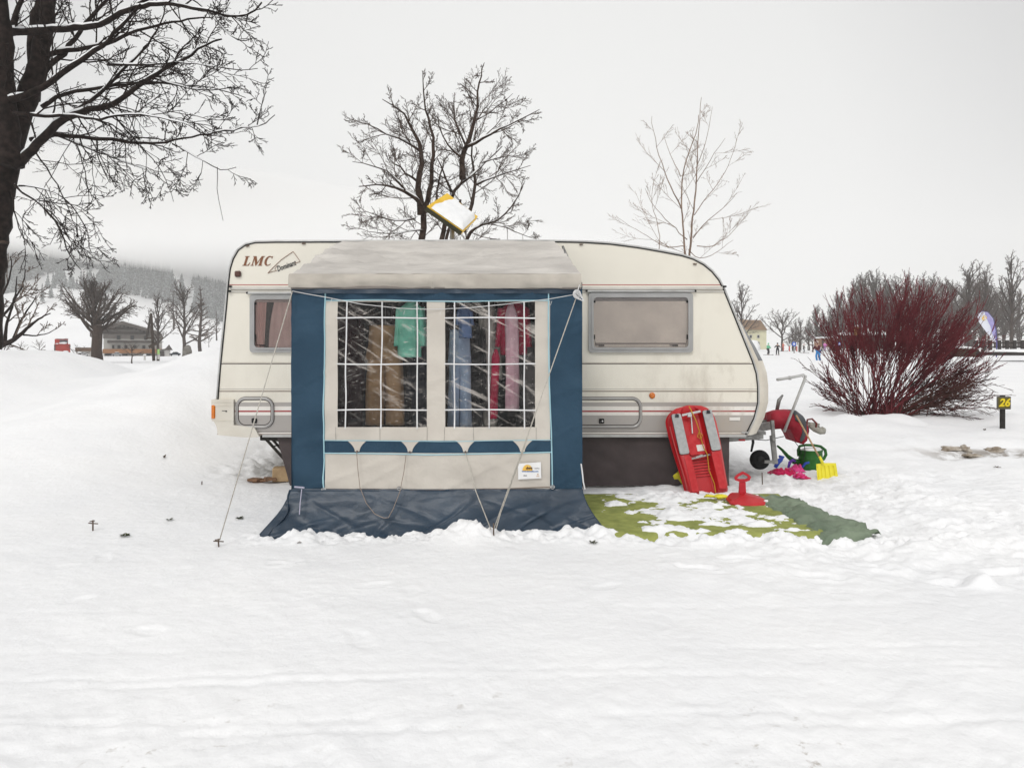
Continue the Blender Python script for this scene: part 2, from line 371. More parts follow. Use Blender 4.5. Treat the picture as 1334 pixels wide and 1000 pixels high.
# snow material
def snow_ground_mat():
    m = bpy.data.materials.new('trodden_snow'); m.use_nodes = True; nt = m.node_tree; N = nt.nodes; L = nt.links
    b = N['Principled BSDF']; b.inputs['Roughness'].default_value = .65; b.inputs['Specular IOR Level'].default_value = .25
    tc = N.new('ShaderNodeTexCoord')
    def noise_(s, d=4, vec=None, r=.5):
        n = N.new('ShaderNodeTexNoise'); n.inputs['Scale'].default_value = s; n.inputs['Detail'].default_value = d; n.inputs['Roughness'].default_value = r
        L.new(vec or tc.outputs['Object'], n.inputs['Vector']); return n.outputs['Fac']
    def ramp(f, p0, p1, c0=(0,0,0), c1=(1,1,1)):
        r = N.new('ShaderNodeValToRGB'); r.color_ramp.elements[0].position = p0; r.color_ramp.elements[1].position = p1
        r.color_ramp.elements[0].color = (*c0, 1); r.color_ramp.elements[1].color = (*c1, 1); L.new(f, r.inputs[0]); return r.outputs[0]
    def math_(op, a, bb):
        n = N.new('ShaderNodeMath'); n.operation = op
        for k, v in enumerate((a, bb)):
            if isinstance(v, (int, float)): n.inputs[k].default_value = v
            else: L.new(v, n.inputs[k])
        n.use_clamp = True; return n.outputs[0]
    def mix(f, a, bb):
        n = N.new('ShaderNodeMix'); n.data_type = 'RGBA'; L.new(f, n.inputs[0])
        for k, v in ((6, a), (7, bb)):
            if isinstance(v, tuple): n.inputs[k].default_value = (*v, 1)
            else: L.new(v, n.inputs[k])
        return n.outputs[2]
    sep = N.new('ShaderNodeSeparateXYZ'); L.new(tc.outputs['Object'], sep.inputs[0])
    def rng(v, a, bb):
        n = N.new('ShaderNodeMapRange'); n.inputs[1].default_value = a; n.inputs[2].default_value = bb; L.new(v, n.inputs[0]); return n.outputs[0]
    col = ramp(noise_(.9, 5), .3, .7, (.815,.822,.835), (.87,.873,.878))
    near = rng(sep.outputs[1], 3.3, 2.3)
    specks = math_('MULTIPLY', ramp(noise_(11, 6, r=.7), .60, .68), math_('MULTIPLY', ramp(noise_(1.3, 3), .46, .62), near))
    col = mix(math_('MULTIPLY', specks, .75), col, (.34,.30,.25))
    # brown mud on the track at the right
    ty = math_('MULTIPLY', rng(sep.outputs[1], 9.05, 9.3), rng(sep.outputs[1], 10.0, 9.7))
    tx = math_('MULTIPLY', rng(sep.outputs[0], 5.4, 6.3), math_('MULTIPLY', ty, ramp(noise_(2.6, 5, r=.65), .42, .54)))
    col = mix(math_('MULTIPLY', tx, .8), col, (.19,.155,.12))
    # greyed, walked-on snow round the drawbar
    gy_ = math_('MULTIPLY', math_('MULTIPLY', rng(sep.outputs[1], 6.7, 7.2), rng(sep.outputs[1], 10, 9)), rng(sep.outputs[0], 2.0, 2.3))
    gy_ = math_('MULTIPLY', gy_, math_('MULTIPLY', rng(sep.outputs[0], 3.9, 3.2), ramp(noise_(6, 6, r=.7), .42, .62)))
    col = mix(math_('MULTIPLY', gy_, .38), col, (.36,.35,.34))
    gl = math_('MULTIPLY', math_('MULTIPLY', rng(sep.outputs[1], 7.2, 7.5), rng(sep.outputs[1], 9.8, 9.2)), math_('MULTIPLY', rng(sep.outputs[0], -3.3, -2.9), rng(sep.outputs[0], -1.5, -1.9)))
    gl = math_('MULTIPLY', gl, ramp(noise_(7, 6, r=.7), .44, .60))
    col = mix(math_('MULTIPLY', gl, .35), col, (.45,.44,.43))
    # odd stalks and dirt in the left bank
    lb = math_('MULTIPLY', math_('MULTIPLY', rng(sep.outputs[0], -2.6, -3.4), rng(sep.outputs[1], 12, 11)), ramp(noise_(3.3, 6, r=.75), .70, .76))
    col = mix(math_('MULTIPLY', lb, .5), col, (.30,.27,.22))
    L.new(col, b.inputs['Base Color'])
    h_ = math_('ADD', math_('MULTIPLY', noise_(14, 6, r=.6), .7), math_('MULTIPLY', noise_(3.5, 4), .5))
    bp = N.new('ShaderNodeBump'); bp.inputs['Strength'].default_value = .8; bp.inputs['Distance'].default_value = .016
    L.new(h_, bp.inputs['Height']); L.new(bp.outputs[0], b.inputs['Normal'])
    return m
m_ground = snow_ground_mat(); ground.data.materials.append(m_ground)

# the hill at the left, lower snowfield and forest slope
fpx = [-900,-200,0,50,100,190,230,290,350,480,667,900]
ff  = [1.2,1.05,.95,.95,1.0,.93,.80,.58,.42,.25,.10,0]
def hillz(x, y):
    a = CX+F*x/np.maximum(y, 1); f = np.interp(a, fpx, ff)
    s = .145*np.clip(y-200, 0, 300)+.34*np.clip(y-500, 0, 900)
    return f*s-1.5+fbm(x*.012, y*.012, 4)*6*ss(240, 500, y)*f
hx = np.linspace(-1500, 500, 170); hy = np.linspace(190, 1400, 130)
HX, HYY = np.meshgrid(hx, hy); HZ = hillz(HX, HYY)
mb = MB(); W = len(hx)
mb.v = list(map(tuple, np.stack([HX.ravel(), HYY.ravel(), HZ.ravel()], 1)))
for j in range(len(hy)-1):
    for i in range(W-1): a = j*W+i; mb.f.append((a, a+1, a+W+1, a+W)); mb.m.append(0)
m_hill = mat('hill_snow', (.84,.845,.855), .8, (.80,.805,.815), .02)
o = mb.build('hillside', m_hill, org=(0,0,0), smooth=True); settag(o, kind='structure', label='snow-covered hillside rising into cloud')
# ================================================================== CARAVAN
cv = thing('caravan', (0.0, 8.4, 0.0), 'long cream touring caravan with grey band and red stripe, half hidden by the porch awning', 'caravan')
def C2(px, py, Y=YS): p = P(px, py, Y); return (p.x, p.z)
prof_px = [(283,566),(283,520),(286,480),(290,440),(294,400),(297,366),(299,350),(303,337),(310,325),(320,318),(333,315),(360,314.5),(500,314),(720,314),(760,314.8),(795,317),(830,321.5),(862,327),(888,332),(903,336.5),(917,344),(928,353),(937,364),(944,378),(953,400),(963,425),(973,450),(981,470),(986,486),(988,503),(988,525),(983,545),(972,567)]
prof = [C2(*p) for p in prof_px]
W0, W1 = YS, 9.55
def cm_ramp_mat():
    m = bpy.data.materials.new('caravan_side_paint'); m.use_nodes = True; nt = m.node_tree; N = nt.nodes; L = nt.links
    b = N['Principled BSDF']; b.inputs['Roughness'].default_value = .38; b.inputs['Specular IOR Level'].default_value = .4
    tc = N.new('ShaderNodeTexCoord'); sp = N.new('ShaderNodeSeparateXYZ'); L.new(tc.outputs['Object'], sp.inputs[0])
    mr = N.new('ShaderNodeMapRange'); mr.inputs[1].default_value = .5; mr.inputs[2].default_value = 2.7; L.new(sp.outputs[2], mr.inputs[0])
    rp = N.new('ShaderNodeValToRGB'); rp.color_ramp.interpolation = 'CONSTANT'
    cr = CREAM; red = (.36,.045,.05); gy = (.40,.375,.355); br = (.22,.14,.12); wh = (.80,.77,.72); gl = (.50,.48,.44); dk = (.10,.08,.075)
    bands = [(570,wh),(566.5,br),(565.6,wh),(563,dk),(562.2,gy),(541.3,wh),(537.4,red),(534.8,wh),(530,gy),(524.2,cr),(510.8,br),(510,cr),(507.7,gl),(506.8,cr),(474.7,dk),(473.6,cr),(471.2,br),(470.4,cr),(469,br),(468.4,cr),(371.6,red),(370.5,cr)]
    z = lambda y: ((CH-(y-HY)/F*YS)-.5)/2.2
    els = rp.color_ramp.elements
    els[0].position = 0; els[0].color = (*wh, 1); els[1].position = z(bands[1][0]); els[1].color = (*bands[1][1], 1)
    for y, c in bands[2:]:
        e = els.new(z(y)); e.color = (*c, 1)
    L.new(mr.outputs[0], rp.inputs[0])
    # road grime
    n = N.new('ShaderNodeTexNoise'); n.inputs['Scale'].default_value = 3; n.inputs['Detail'].default_value = 8; n.inputs['Roughness'].default_value = .65
    mp = N.new('ShaderNodeMapping'); mp.inputs['Scale'].default_value = (1.6, 1, .7); L.new(tc.outputs['Object'], mp.inputs[0]); L.new(mp.outputs[0], n.inputs[0])
    r2 = N.new('ShaderNodeValToRGB'); r2.color_ramp.elements[0].position = .45; r2.color_ramp.elements[1].position = .72; L.new(n.outputs[0], r2.inputs[0])
    gx_ = N.new('ShaderNodeMapRange'); gx_.inputs[1].default_value = 1.2; gx_.inputs[2].default_value = 2.5; gx_.inputs[3].default_value = .22; gx_.inputs[4].default_value = .9; L.new(sp.outputs[0], gx_.inputs[0])
    gz_ = N.new('ShaderNodeMapRange'); gz_.inputs[1].default_value = 1.9; gz_.inputs[2].default_value = 1.0; gz_.inputs[3].default_value = .2; L.new(sp.outputs[2], gz_.inputs[0])
    mu = N.new('ShaderNodeMath'); mu.operation = 'MULTIPLY'; L.new(gx_.outputs[0], mu.inputs[0]); L.new(gz_.outputs[0], mu.inputs[1])
    mu2 = N.new('ShaderNodeMath'); mu2.operation = 'MULTIPLY'; L.new(mu.outputs[0], mu2.inputs[0]); L.new(r2.outputs[0], mu2.inputs[1])
    mx = N.new('ShaderNodeMix'); mx.data_type = 'RGBA'; L.new(mu2.outputs[0], mx.inputs[0]); L.new(rp.outputs[0], mx.inputs[6]); mx.inputs[7].default_value = (.42,.37,.30,1)
    L.new(mx.outputs[2], b.inputs['Base Color'])
    n3 = N.new('ShaderNodeTexNoise'); n3.inputs['Scale'].default_value = 2.2; L.new(tc.outputs['Object'], n3.inputs[0])
    bp = N.new('ShaderNodeBump'); bp.inputs['Distance'].default_value = .004; bp.inputs['Strength'].default_value = .7; L.new(n3.outputs[0], bp.inputs['Height']); L.new(bp.outputs[0], b.inputs['Normal'])
    return m
m_side = cm_ramp_mat()
m_front = mat('front_moulding_paint', (.72,.68,.60), .4, (.55,.50,.42), 3, detail=8)
m_ftwin = mat('grey_front_window', (.16,.165,.17), .2)
mb = MB()
# loft across the width; front end bulges outwards towards the middle
rows = [(W0, 0), (W0+.05, .35), (W0+.16, .75), (W0+.35, 1), (W1-.35, 1), (W1-.16, .75), (W1-.05, .35), (W1, 0)]
n = len(prof)
def bulge(i, k):
    x, z = prof[i]; px, py = prof_px[i]
    if px > 930:
        t = sstep(365, 480, py); return (x+k*(.03+.19*t), z)
    if px < 300 and py < 345: return (x-k*.03, z)
    if px < 300: return (x-k*.04, z)
    return (x, z+k*.025)
vs = []
for Y, k in rows:
    for i in range(n):
        x, z = bulge(i, k); vs.append((x, Y, z))
fs = []; mi = []
mb.add(vs, [tuple(range(n))], 0); mb.add([], [])
for r in range(len(rows)-1):
    for i in range(n):
        j = (i+1) % n
        f = (r*n+i, (r+1)*n+i, (r+1)*n+j, r*n+j)
        mb.f.append(f[::-1]); mb.m.append(2 if (24 <= i <= 26 and 1 <= r <= 5) else (1 if i > 21 or i < 5 else 0))
mb.f.append(tuple(len(vs)-n+i for i in range(n-1, -1, -1))); mb.m.append(0)
mb.f = [tuple(i for i in f) for f in mb.f]
body = mb.build('body', [m_side, m_front, m_ftwin], cv)
# awning rail round the side
pts = [Vector((x, W0-.006, z)) for x, z in prof[1:]]
cx = sum(p.x for p in pts)/len(pts); 
def inset(d, Y):
    out = []
    for i, p in enumerate(pts):
        a = pts[max(i-1, 0)]; b = pts[min(i+1, len(pts)-1)]; t = (b-a).normalized(); nrm = Vector((t.z, 0, -t.x))
        out.append(Vector((p.x+nrm.x*d, Y, p.z+nrm.z*d)))
    return out
mb = MB(); mb.tube(inset(.010, W0-.003), .0065, 6); mb.build('edge_seal', m_black, cv, True)
mb = MB(); mb.tube(inset(-.004, W0+.004), .0125, 6); mb.build('edge_trim', m_trimw, cv, True)
# mouldings
def zc(py, Y=YS): return CH-(py-HY)/F*Y
def xc(px, Y=YS): return (px-CX)/F*Y
mb = MB()
mb.box(((xc(301)+xc(941))/2, W0-.011, zc(375.4)), (xc(941)-xc(301), .022, .034), bev=.005)
mb.box(((xc(299)+xc(943))/2, W0-.007, zc(379.8)), (xc(943)-xc(299), .014, .016), bev=.003)
mb.build('upper_rail', mat('rail_paint', (.66,.635,.585), .4), cv)
mb = MB()
for py, a, b in ((472.4,290,977),(508.8,286,987)):
    mb.box(((xc(a)+xc(b))/2, W0-.003, zc(py)), (xc(b)-xc(a), .008, .008), bev=.002)
mb.build('side_moulding', mat('moulding_paint', (.60,.56,.49), .4), cv)
mb = MB(); mb.box(((xc(342)+xc(972))/2, W0-.004, zc(567.5)), (xc(972)-xc(342), .012, .03), bev=.003); mb.build('sill_rail', m_trimw, cv)
# rail end caps, door holder stud
mb = MB()
for px, py in ((301,373.5),(300,379.5),(943,373.5)): mb = MB(); mb.box((xc(px), W0-.026, zc(py)), (.035, .03, .02), bev=.004); mb.build('rail_end_cap', m_black, cv)

def rrect(x0, x1, z0, z1, r, n=6):
    out = []
    for cx_, cz_, a0 in ((x1-r, z1-r, 0), (x0+r, z1-r, 90), (x0+r, z0+r, 180), (x1-r, z0+r, 270)):
        for k in range(n+1):
            a = math.radians(a0+90*k/n); out.append((cx_+r*math.cos(a), cz_+r*math.sin(a)))
    return out
def ringframe(mb, outer, inner, Y0, Y1, mi=0):
    """frame between two loops, front at Y1 (nearer), bevelled inner lip"""
    n = len(outer)
    vs = [(x, Y0, z) for x, z in outer]+[(x, Y1, z) for x, z in outer]+[(x, Y1, z) for x, z in inner]+[(x, Y0, z) for x, z in inner]
    fs = []
    for r in range(3):
        for i in range(n): fs.append((r*n+i, r*n+(i+1) % n, (r+1)*n+(i+1) % n, (r+1)*n+i))
    mb.add(vs, fs, mi)
def film(name, tint, gloss=.12, rough=.03, painted_refl=0.0):
    m = bpy.data.materials.new(name); m.use_nodes = True; nt = m.node_tree; N = nt.nodes; L = nt.links
    N.remove(N['Principled BSDF']); out = N['Material Output']
    t = N.new('ShaderNodeBsdfTransparent'); t.inputs[0].default_value = (*tint, 1)
    g = N.new('ShaderNodeBsdfGlossy'); g.inputs['Roughness'].default_value = rough
    fr = N.new('ShaderNodeFresnel'); fr.inputs[0].default_value = 1.45
    a = N.new('ShaderNodeMath'); a.operation = 'ADD'; a.use_clamp = True; a.inputs[1].default_value = gloss-.04; L.new(fr.outputs[0], a.inputs[0])
    mx = N.new('ShaderNodeMixShader'); L.new(a.outputs[0], mx.inputs[0]); L.new(t.outputs[0], mx.inputs[1]); L.new(g.outputs[0], mx.inputs[2])
    last = mx.outputs[0]
    if painted_refl:  # whitish streaks painted in for the streaky reflections on the film
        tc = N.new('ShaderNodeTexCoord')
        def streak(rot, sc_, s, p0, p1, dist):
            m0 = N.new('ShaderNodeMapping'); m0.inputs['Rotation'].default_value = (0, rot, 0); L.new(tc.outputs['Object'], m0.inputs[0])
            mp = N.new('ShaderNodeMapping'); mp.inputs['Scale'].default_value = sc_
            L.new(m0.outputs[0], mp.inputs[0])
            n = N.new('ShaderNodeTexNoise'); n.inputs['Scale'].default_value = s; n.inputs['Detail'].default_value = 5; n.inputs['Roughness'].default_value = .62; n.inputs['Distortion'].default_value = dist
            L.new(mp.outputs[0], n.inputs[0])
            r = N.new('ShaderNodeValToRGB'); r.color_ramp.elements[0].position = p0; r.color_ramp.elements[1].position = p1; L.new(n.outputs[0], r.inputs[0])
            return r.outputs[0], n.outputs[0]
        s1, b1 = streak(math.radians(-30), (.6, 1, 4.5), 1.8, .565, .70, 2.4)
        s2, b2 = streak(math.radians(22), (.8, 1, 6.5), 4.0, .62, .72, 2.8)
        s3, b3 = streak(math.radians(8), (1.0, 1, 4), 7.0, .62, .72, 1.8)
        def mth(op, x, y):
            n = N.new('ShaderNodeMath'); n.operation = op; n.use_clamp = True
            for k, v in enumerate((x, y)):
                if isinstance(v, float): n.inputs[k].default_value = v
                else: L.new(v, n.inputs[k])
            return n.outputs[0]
        fac = mth('MULTIPLY', mth('MAXIMUM', mth('MAXIMUM', s1, s2), mth('MULTIPLY', s3, .8)), painted_refl)
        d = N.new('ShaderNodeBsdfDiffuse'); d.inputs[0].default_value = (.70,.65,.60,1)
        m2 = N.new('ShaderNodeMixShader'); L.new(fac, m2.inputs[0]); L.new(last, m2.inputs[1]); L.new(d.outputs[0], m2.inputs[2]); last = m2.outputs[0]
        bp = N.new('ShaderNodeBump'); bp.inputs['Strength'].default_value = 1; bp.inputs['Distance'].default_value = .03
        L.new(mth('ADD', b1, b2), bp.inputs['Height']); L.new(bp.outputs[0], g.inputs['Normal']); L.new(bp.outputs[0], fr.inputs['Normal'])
    L.new(last, out.inputs[0]); return m
m_acry = film('tinted_acrylic', (.97,.96,.95), .045, .04)
m_film = film('clear_vinyl', (.95,.94,.93), .042, .05, painted_refl=.62)

def caravan_window(px0, px1, py0, py1, curtain, latch=True):
    x0, x1, z0, z1 = xc(px0), xc(px1), zc(py1), zc(py0)
    f = MB(); ringframe(f, rrect(x0, x1, z0, z1, .035), rrect(x0+.045, x1-.045, z0+.045, z1-.040, .045), W0, W0-.030)
    ringframe(f, rrect(x0+.030, x1-.030, z0+.030, z1-.028, .04), rrect(x0+.052, x1-.052, z0+.052, z1-.05, .04), W0-.028, W0-.038)
    w = f.build('window', m_greyfr, cv)
    h = MB(); h.box(((x0+x1)/2, W0-.024, z1+.016), (x1-x0+.05, .045, .022), bev=.006); h.build('hinge_rail', m_trimw, w)
    
    for hx_ in (x0-.022, x1+.022): k = MB(); k.box((hx_, W0-.03, z1+.018), (.02,.04,.022), bev=.004); k.build('hinge_cap', m_black, w)
    p = MB(); q = rrect(x0+.047, x1-.047, z0+.047, z1-.042, .043)
    p.prism([(x, W0-.020, z) for x, z in q], (0,-.004,0)); p.build('pane', m_acry, w)
    curtain(w, x0+.045, x1-.045, z0+.045, z1-.04)
    if latch:
        for lx in (x0+.135, x1-.19): l = MB(); l.box((lx, W0-.027, z0+.075), (.06,.006,.014)); l.box((lx-.035, W0-.027, z0+.079), (.05,.005,.006)); l.build('catch', m_black, w)
        for s, lx in ((1, x0+.062), (-1, x1-.062)):
            l = MB(); l.box((lx, W0-.027, z1-.095), (.020,.006,.024)); l.build('hinge_clip', m_black, w); l = MB(); l.box((lx+s*.0, W0-.027, z0+.165), (.012,.006,.05)); l.tube([(lx, W0-.027, z0+.14), (lx+s*.015, W0-.027, z0+.07)], .0025, 4); l.build('stay', m_black, w)
m_blind = mat('mauve_grey_blind', (.92,.84,.77), .9, (.74,.67,.62), 3.0, bump=.03, bs=5)  # mottled tone painted in for the light and dark of folds
m_curt = mat('dusty_pink_curtain', (.58,.36,.33), .9, (.48,.28,.26), 3)
m_curt2 = mat('sheer_pink_curtain', (.64,.46,.44), .9, (.54,.37,.35), 5)
m_gap = mat('dark_interior', (.03,.02,.02), .8)
def blind(w, x0, x1, z0, z1):
    m = MB()
    def f(u, v):
        x = lerp(x0, x1, u); z = lerp(z0, z1, v)
        y = W0-.008+.0028*math.sin((u*3.2+v*1.3)*2.2)+.003*nz(x*2.5+z*1.5, z*3.2)
        return (x, y, z)
    m.grid(f, 60, 36, flip=False); m.build('blind', m_blind, w, True)
    m = MB(); m.box(((x0+x1)/2, W0-.008, z1-.025), (x1-x0-.02, .014, .045), bev=.004); m.build('blind_cassette', mat('blind_cassette_grey', (.36,.33,.33), .6), w)
    m = MB(); m.tube([(x0+.03, W0-.012, z0+.05), (x1-.03, W0-.012, z0+.05)], .006, 6); m.build('blind_bar', mat('blind_bar_brown', (.24,.18,.17), .5), w)
def curtains(w, x0, x1, z0, z1):
    m = MB(); m.prism([(x0, W0-.0025, z0), (x1, W0-.0025, z0), (x1, W0-.0025, z1), (x0, W0-.0025, z1)], (0,-.001,0)); m.build('dark_gap', m_gap, w)
    for a, b, t, mt, ph in ((x0+.01, x0+.10, x0+.13, m_curt, 0), (x0+.15, x0+.50, x0+.50, m_curt2, 2)):
        m = MB()
        def f(u, v):
            xl = lerp(a, a+.07*(ph == 2), v*v); x = lerp(xl, lerp(b, t, v), u)
            return (x, W0-.009+.0055*math.sin(u*(26 if ph else 14)+v*1.5+ph), lerp(z0, z1, v))
        m.grid(f, 70, 14); m.build('curtain', mt, w, True)
    m = MB(); m.box(((x0+x1)/2, W0-.0155, z1-.02), (x1-x0, .004, .04)); m.build('pelmet', mat('pelmet_fabric', (.42,.33,.32), .8), w)
caravan_window(766.5, 902, 381.5, 459, blind)
caravan_window(326.5, 470, 384, 459, curtains)

def hatch(px0, px1, py0, py1, lock, r=.105):
    x0, x1, z0, z1 = xc(px0), xc(px1), zc(py1), zc(py0)
    f = MB(); ringframe(f, rrect(x0, x1, z0, z1, r, 8), rrect(x0+.026, x1-.026, z0+.026, z1-.026, r-.024, 8), W0, W0-.016)
    h = f.build('locker_hatch', mat('hatch_frame_grey', (.42,.40,.385), .45), cv)
    d = MB(); q = rrect(x0+.034, x1-.034, z0+.034, z1-.034, r-.03, 8); d.prism([(x, W0-.003, z) for x, z in q], (0,-.007,0)); d.build('door', m_side, h)
    s = MB(); s.tube([(x, W0-.010, z) for x, z in rrect(x0+.030, x1-.030, z0+.030, z1-.030, r-.028, 8)], .0035, 5, closed=True)
    s.tube([(x, W0-.006, z) for x, z in rrect(x0, x1, z0, z1, r, 8)], .004, 5, closed=True); s.build('seal', mat('dark_hatch_seal', (.07,.062,.058), .6), h)
    s = MB(); s.tube([(x, W0-.017, z) for x, z in rrect(x0+.013, x1-.013, z0+.013, z1-.013, r-.012, 8)], .0045, 5, closed=True); s.build('bright_bead', m_trimw, h)
    l = MB(); l.box((xc(lock[0]), W0-.018, zc(lock[1])), (.055,.018,.052), bev=.006); lk = l.build('lock', m_black, h)
    l = MB(); l.lathe((xc(lock[0])+.008, W0-.027, zc(lock[1])), [(.009, .0), (.009, -.004)], 12, 'y'); l.build('keyhole', m_chrome, lk)
hatch(307.5, 357, 517, 557, (332, 547.5))
hatch(640, 836, 517, 557, (783.5, 548))
# awning lamp, small brackets, reflector, plate
mb = MB(); mb.box((xc(310.5), W0-.015, zc(357)), (.065,.03,.062), bev=.010); mb.build('marker_lamp', m_lens, cv)
mb = MB(); mb.lathe((xc(849.5), W0, zc(515)), [(.030,0),(.033,-.004),(.031,-.012),(.022,-.017),(.012,-.019)], 20, 'y'); mb.build('side_reflector', m_orange, cv, True)
mb = MB()
for px, py in ((323,320.5),(396,317.5),(757,318.5),(905,344)):
    mb = MB(); mb.box((xc(px), W0-.010, zc(py)), (.036,.018,.014), Matrix.Rotation(-.4 if px < 350 else (.3 if px > 880 else 0), 3, 'Y'), bev=.004); mb.tube([(xc(px)-.02, W0-.014, zc(py)-.006), (xc(px)+.022, W0-.014, zc(py)+.004)], .004, 5); mb.build('bracket', mat('bracket_brown', (.20,.15,.12), .5), cv)
mb = MB(); mb.box((xc(957), W0-.003, zc(545.5)), (.115,.005,.036), bev=.002); mb.build('maker_plate', m_white, cv)
mb = MB(); mb.box((xc(970), W0-.006, zc(563)), (.07,.010,.016), bev=.002); mb.build('sill_plate', m_trimw, cv)
# lettering LMC
GL = {'L': ([(0,0),(.74,0),(.84,.33),(.77,.33),(.62,.09),(.40,.09),(.40,.92),(.53,.92),(.53,1),(0,1),(0,.92),(.13,.92),(.13,.08),(0,.08)], .95),
      'M': ([(0,0),(.34,0),(.34,.07),(.23,.07),(.23,.70),(.56,0),(.64,0),(.96,.72),(.96,.07),(.85,.07),(.85,0),(1.36,0),(1.36,.07),(1.24,.07),(1.24,.93),(1.36,.93),(1.36,1),(1.0,1),(.69,.34),(.38,1),(0,1),(0,.93),(.11,.93),(.11,.07),(0,.07)], 1.47)}
cpts = []
for k in range(15):
    a = math.radians(38+284*k/14); cpts.append((.46+.46*math.cos(a), .5+.52*math.sin(a)))
cin = []
for k in range(15):
    a = math.radians(322-284*k/14); cin.append((.52+.26*math.cos(a), .5+.42*math.sin(a)))
GL['C'] = ([(.84,1.0),(.80,.70)]+[(.70,.86)]+cin[::-1][1:-1]+[(.80,.22),(.86,.12)]+cpts[::-1][:-1]+[(.74,.97)], .9)
mb = MB(); hgt = .102; x = xc(315.8); z0 = zc(346.2)
for ch in 'LMC':
    g, adv = GL[ch]
    poly = [(x+(u*.88+v*.30)*hgt, W0-.001, z0+v*hgt) for u, v in g]
    mb.prism(poly, (0,-.003,0)); x += adv*hgt*.90
mb.build('lettering', m_brown, cv)
mb = MB()
def stroke(pp, w=.006):
    for a, b in zip(pp[:-1], pp[1:]):
        mb.bar((xc(a[0]), W0-.003, zc(a[1])), (xc(b[0]), W0-.003, zc(b[1])), .003, w, up=Vector((0,1,0)))
stroke([(384.5,343),(391.2,340.6)], .008); stroke([(391.2,340.6),(382,327.8)], .007); stroke([(382,327.8),(375,332.5),(367,338),(360,344.5),(354,350.5),(349,355.8)], .010); stroke([(349,355.8),(354.5,353.8),(360.5,352.6)], .010); stroke([(360.5,352.6),(358,350.5),(361.5,345.5)], .003)
mb.build('emblem', m_brown, cv)
tm = text_mesh('Dominant', .070, .0010, shear=.35, bold=.0010); mb = MB()
mb.addmesh(tm, facing(Vector((xc(372.8), W0-.004, zc(346.6))), ang=math.radians(20), sx=.74, sz=1.15)); mb.build('script_lettering', m_dark, cv)
# rear corner moulding with lamp
mb = MB()
poly = [C2(277,520),C2(306,520),C2(306,553),C2(333,556.5),C2(339,567.5),C2(336,569),C2(320,569),C2(286,566),C2(284,556),C2(281,549),C2(277,546)]
mb.prism([(a, W0-.035, b) for a, b in poly], (0, 2.31, 0)); 
for py in (523.5, 528, 547.5): mb.box(((xc(278)+xc(306))/2, W0-.037, zc(py)), (xc(306)-xc(278), .006, .006))
mb.build('rear_bumper', mat('bumper_plastic', (.70,.665,.59), .5, (.62,.58,.50), 4), cv)
mb = MB(); mb.box((xc(279.8), W0+.03, zc(536)), (.042,.15,.145), bev=.008); mb.build('rear_lamp', m_orange, cv)
mb = MB(); mb.lathe((xc(296.5), W0-.034, zc(535)), [(.008,0),(.008,-.008)], 10, 'y'); mb.box((xc(293), W0-.039, zc(534.5)), (.03,.004,.005)); mb.build('bumper_screw', m_dark, cv)
# chassis, steadies, axle + wheels (hidden), drawbar, jockey wheel
zb = zc(570)
mb = MB()
for Y in (W0+.35, W1-.35): mb.box(((xc(345)+xc(950))/2, Y, zb-.03), (xc(950)-xc(345), .05, .11))
apex = Vector((3.28, 8.41, .53))
for Y in (W0+.22, W1-.22): mb.bar((xc(925), Y, zb-.02), apex, .06, .09)
mb.box((xc(985), 8.41, zb+.00), (.5, 1.5, .035)); mb.build('chassis', m_steel, cv)
mb = MB(); mb.bar((xc(940), W0+.10, zc(575)), (xc(1002)+.05, W0+.35, zc(574)), .05, .045); mb.build('front_rail', m_steel, cv)
mb = MB(); mb.box((xc(969), W0+.06, zc(574)), (.07,.02,.02), bev=.004); mb.build('red_reflector', m_red, cv)
m_oily = mat('dark_greased_steel', (.055,.05,.042), .5, (.02,.018,.016), 18, metal=.3)
mb = MB(); a = Vector((xc(340), W0+.10, zc(571))); b = Vector((xc(377), W0+.10, zc(612)))
mb.box((xc(352), W0+.10, zc(571.5)), (.26,.10,.05), bev=.006)
mb.bar(a, b, .03, .022); mb.bar(a+Vector((.075,0,-.01)), b+Vector((.03,0,.04)), .03, .018)
for t in (.3, .55, .8): p = a.lerp(b, t); mb.bar(p, p+Vector((.065,0,.02)), .03, .014)
mb.bar(b, b+Vector((.10,0,-.12)), .05, .03); mb.build('corner_steady', m_oily, cv)
for Y in (W0+.12, W1-.30):
    t = MB(); t.lathe((-.35, Y, .33), [(.17,0),(.31,.0),(.33,.03),(.33,.15),(.31,.18),(.17,.18)], 28, 'y'); wv = t.build('wheel', m_rubber, cv, True)
    t = MB(); t.lathe((-.35, Y+.02, .33), [(.02,0),(.17,.01),(.17,.14),(.02,.14)], 20, 'y'); t.build('rim', m_trimw, wv, True)
# jockey wheel at the drawbar
jx = lambda px, Y=8.0: (px-CX)/F*Y
jz = lambda py, Y=8.0: CH-(py-HY)/F*Y
mb = MB(); mb.lathe((jx(989.5), 7.96, jz(598.5)), [(.05,0),(.095,0),(.112,.012),(.116,.035),(.112,.058),(.095,.07),(.05,.07)], 28, 'y'); jw = mb.build('jockey_wheel', m_rubber, cv, True)
mb = MB(); mb.lathe((jx(989.5), 7.955, jz(598.5)), [(.012,0),(.05,.005),(.05,.06),(.012,.07)], 18, 'y'); mb.build('hub', m_black, jw, True)
mb = MB(); mb.bar((jx(993), 7.93, jz(600)), (jx(1009), 7.93, jz(600)), .015, .035); mb.bar((jx(1008), 7.95, jz(603)), (jx(1008), 8.05, jz(568)), .05, .04); mb.bar((jx(1008), 8.0, jz(575)), (jx(1008), 8.05, jz(548)), .035, .035); mb.build('jockey_wheel_post', m_steel, cv)
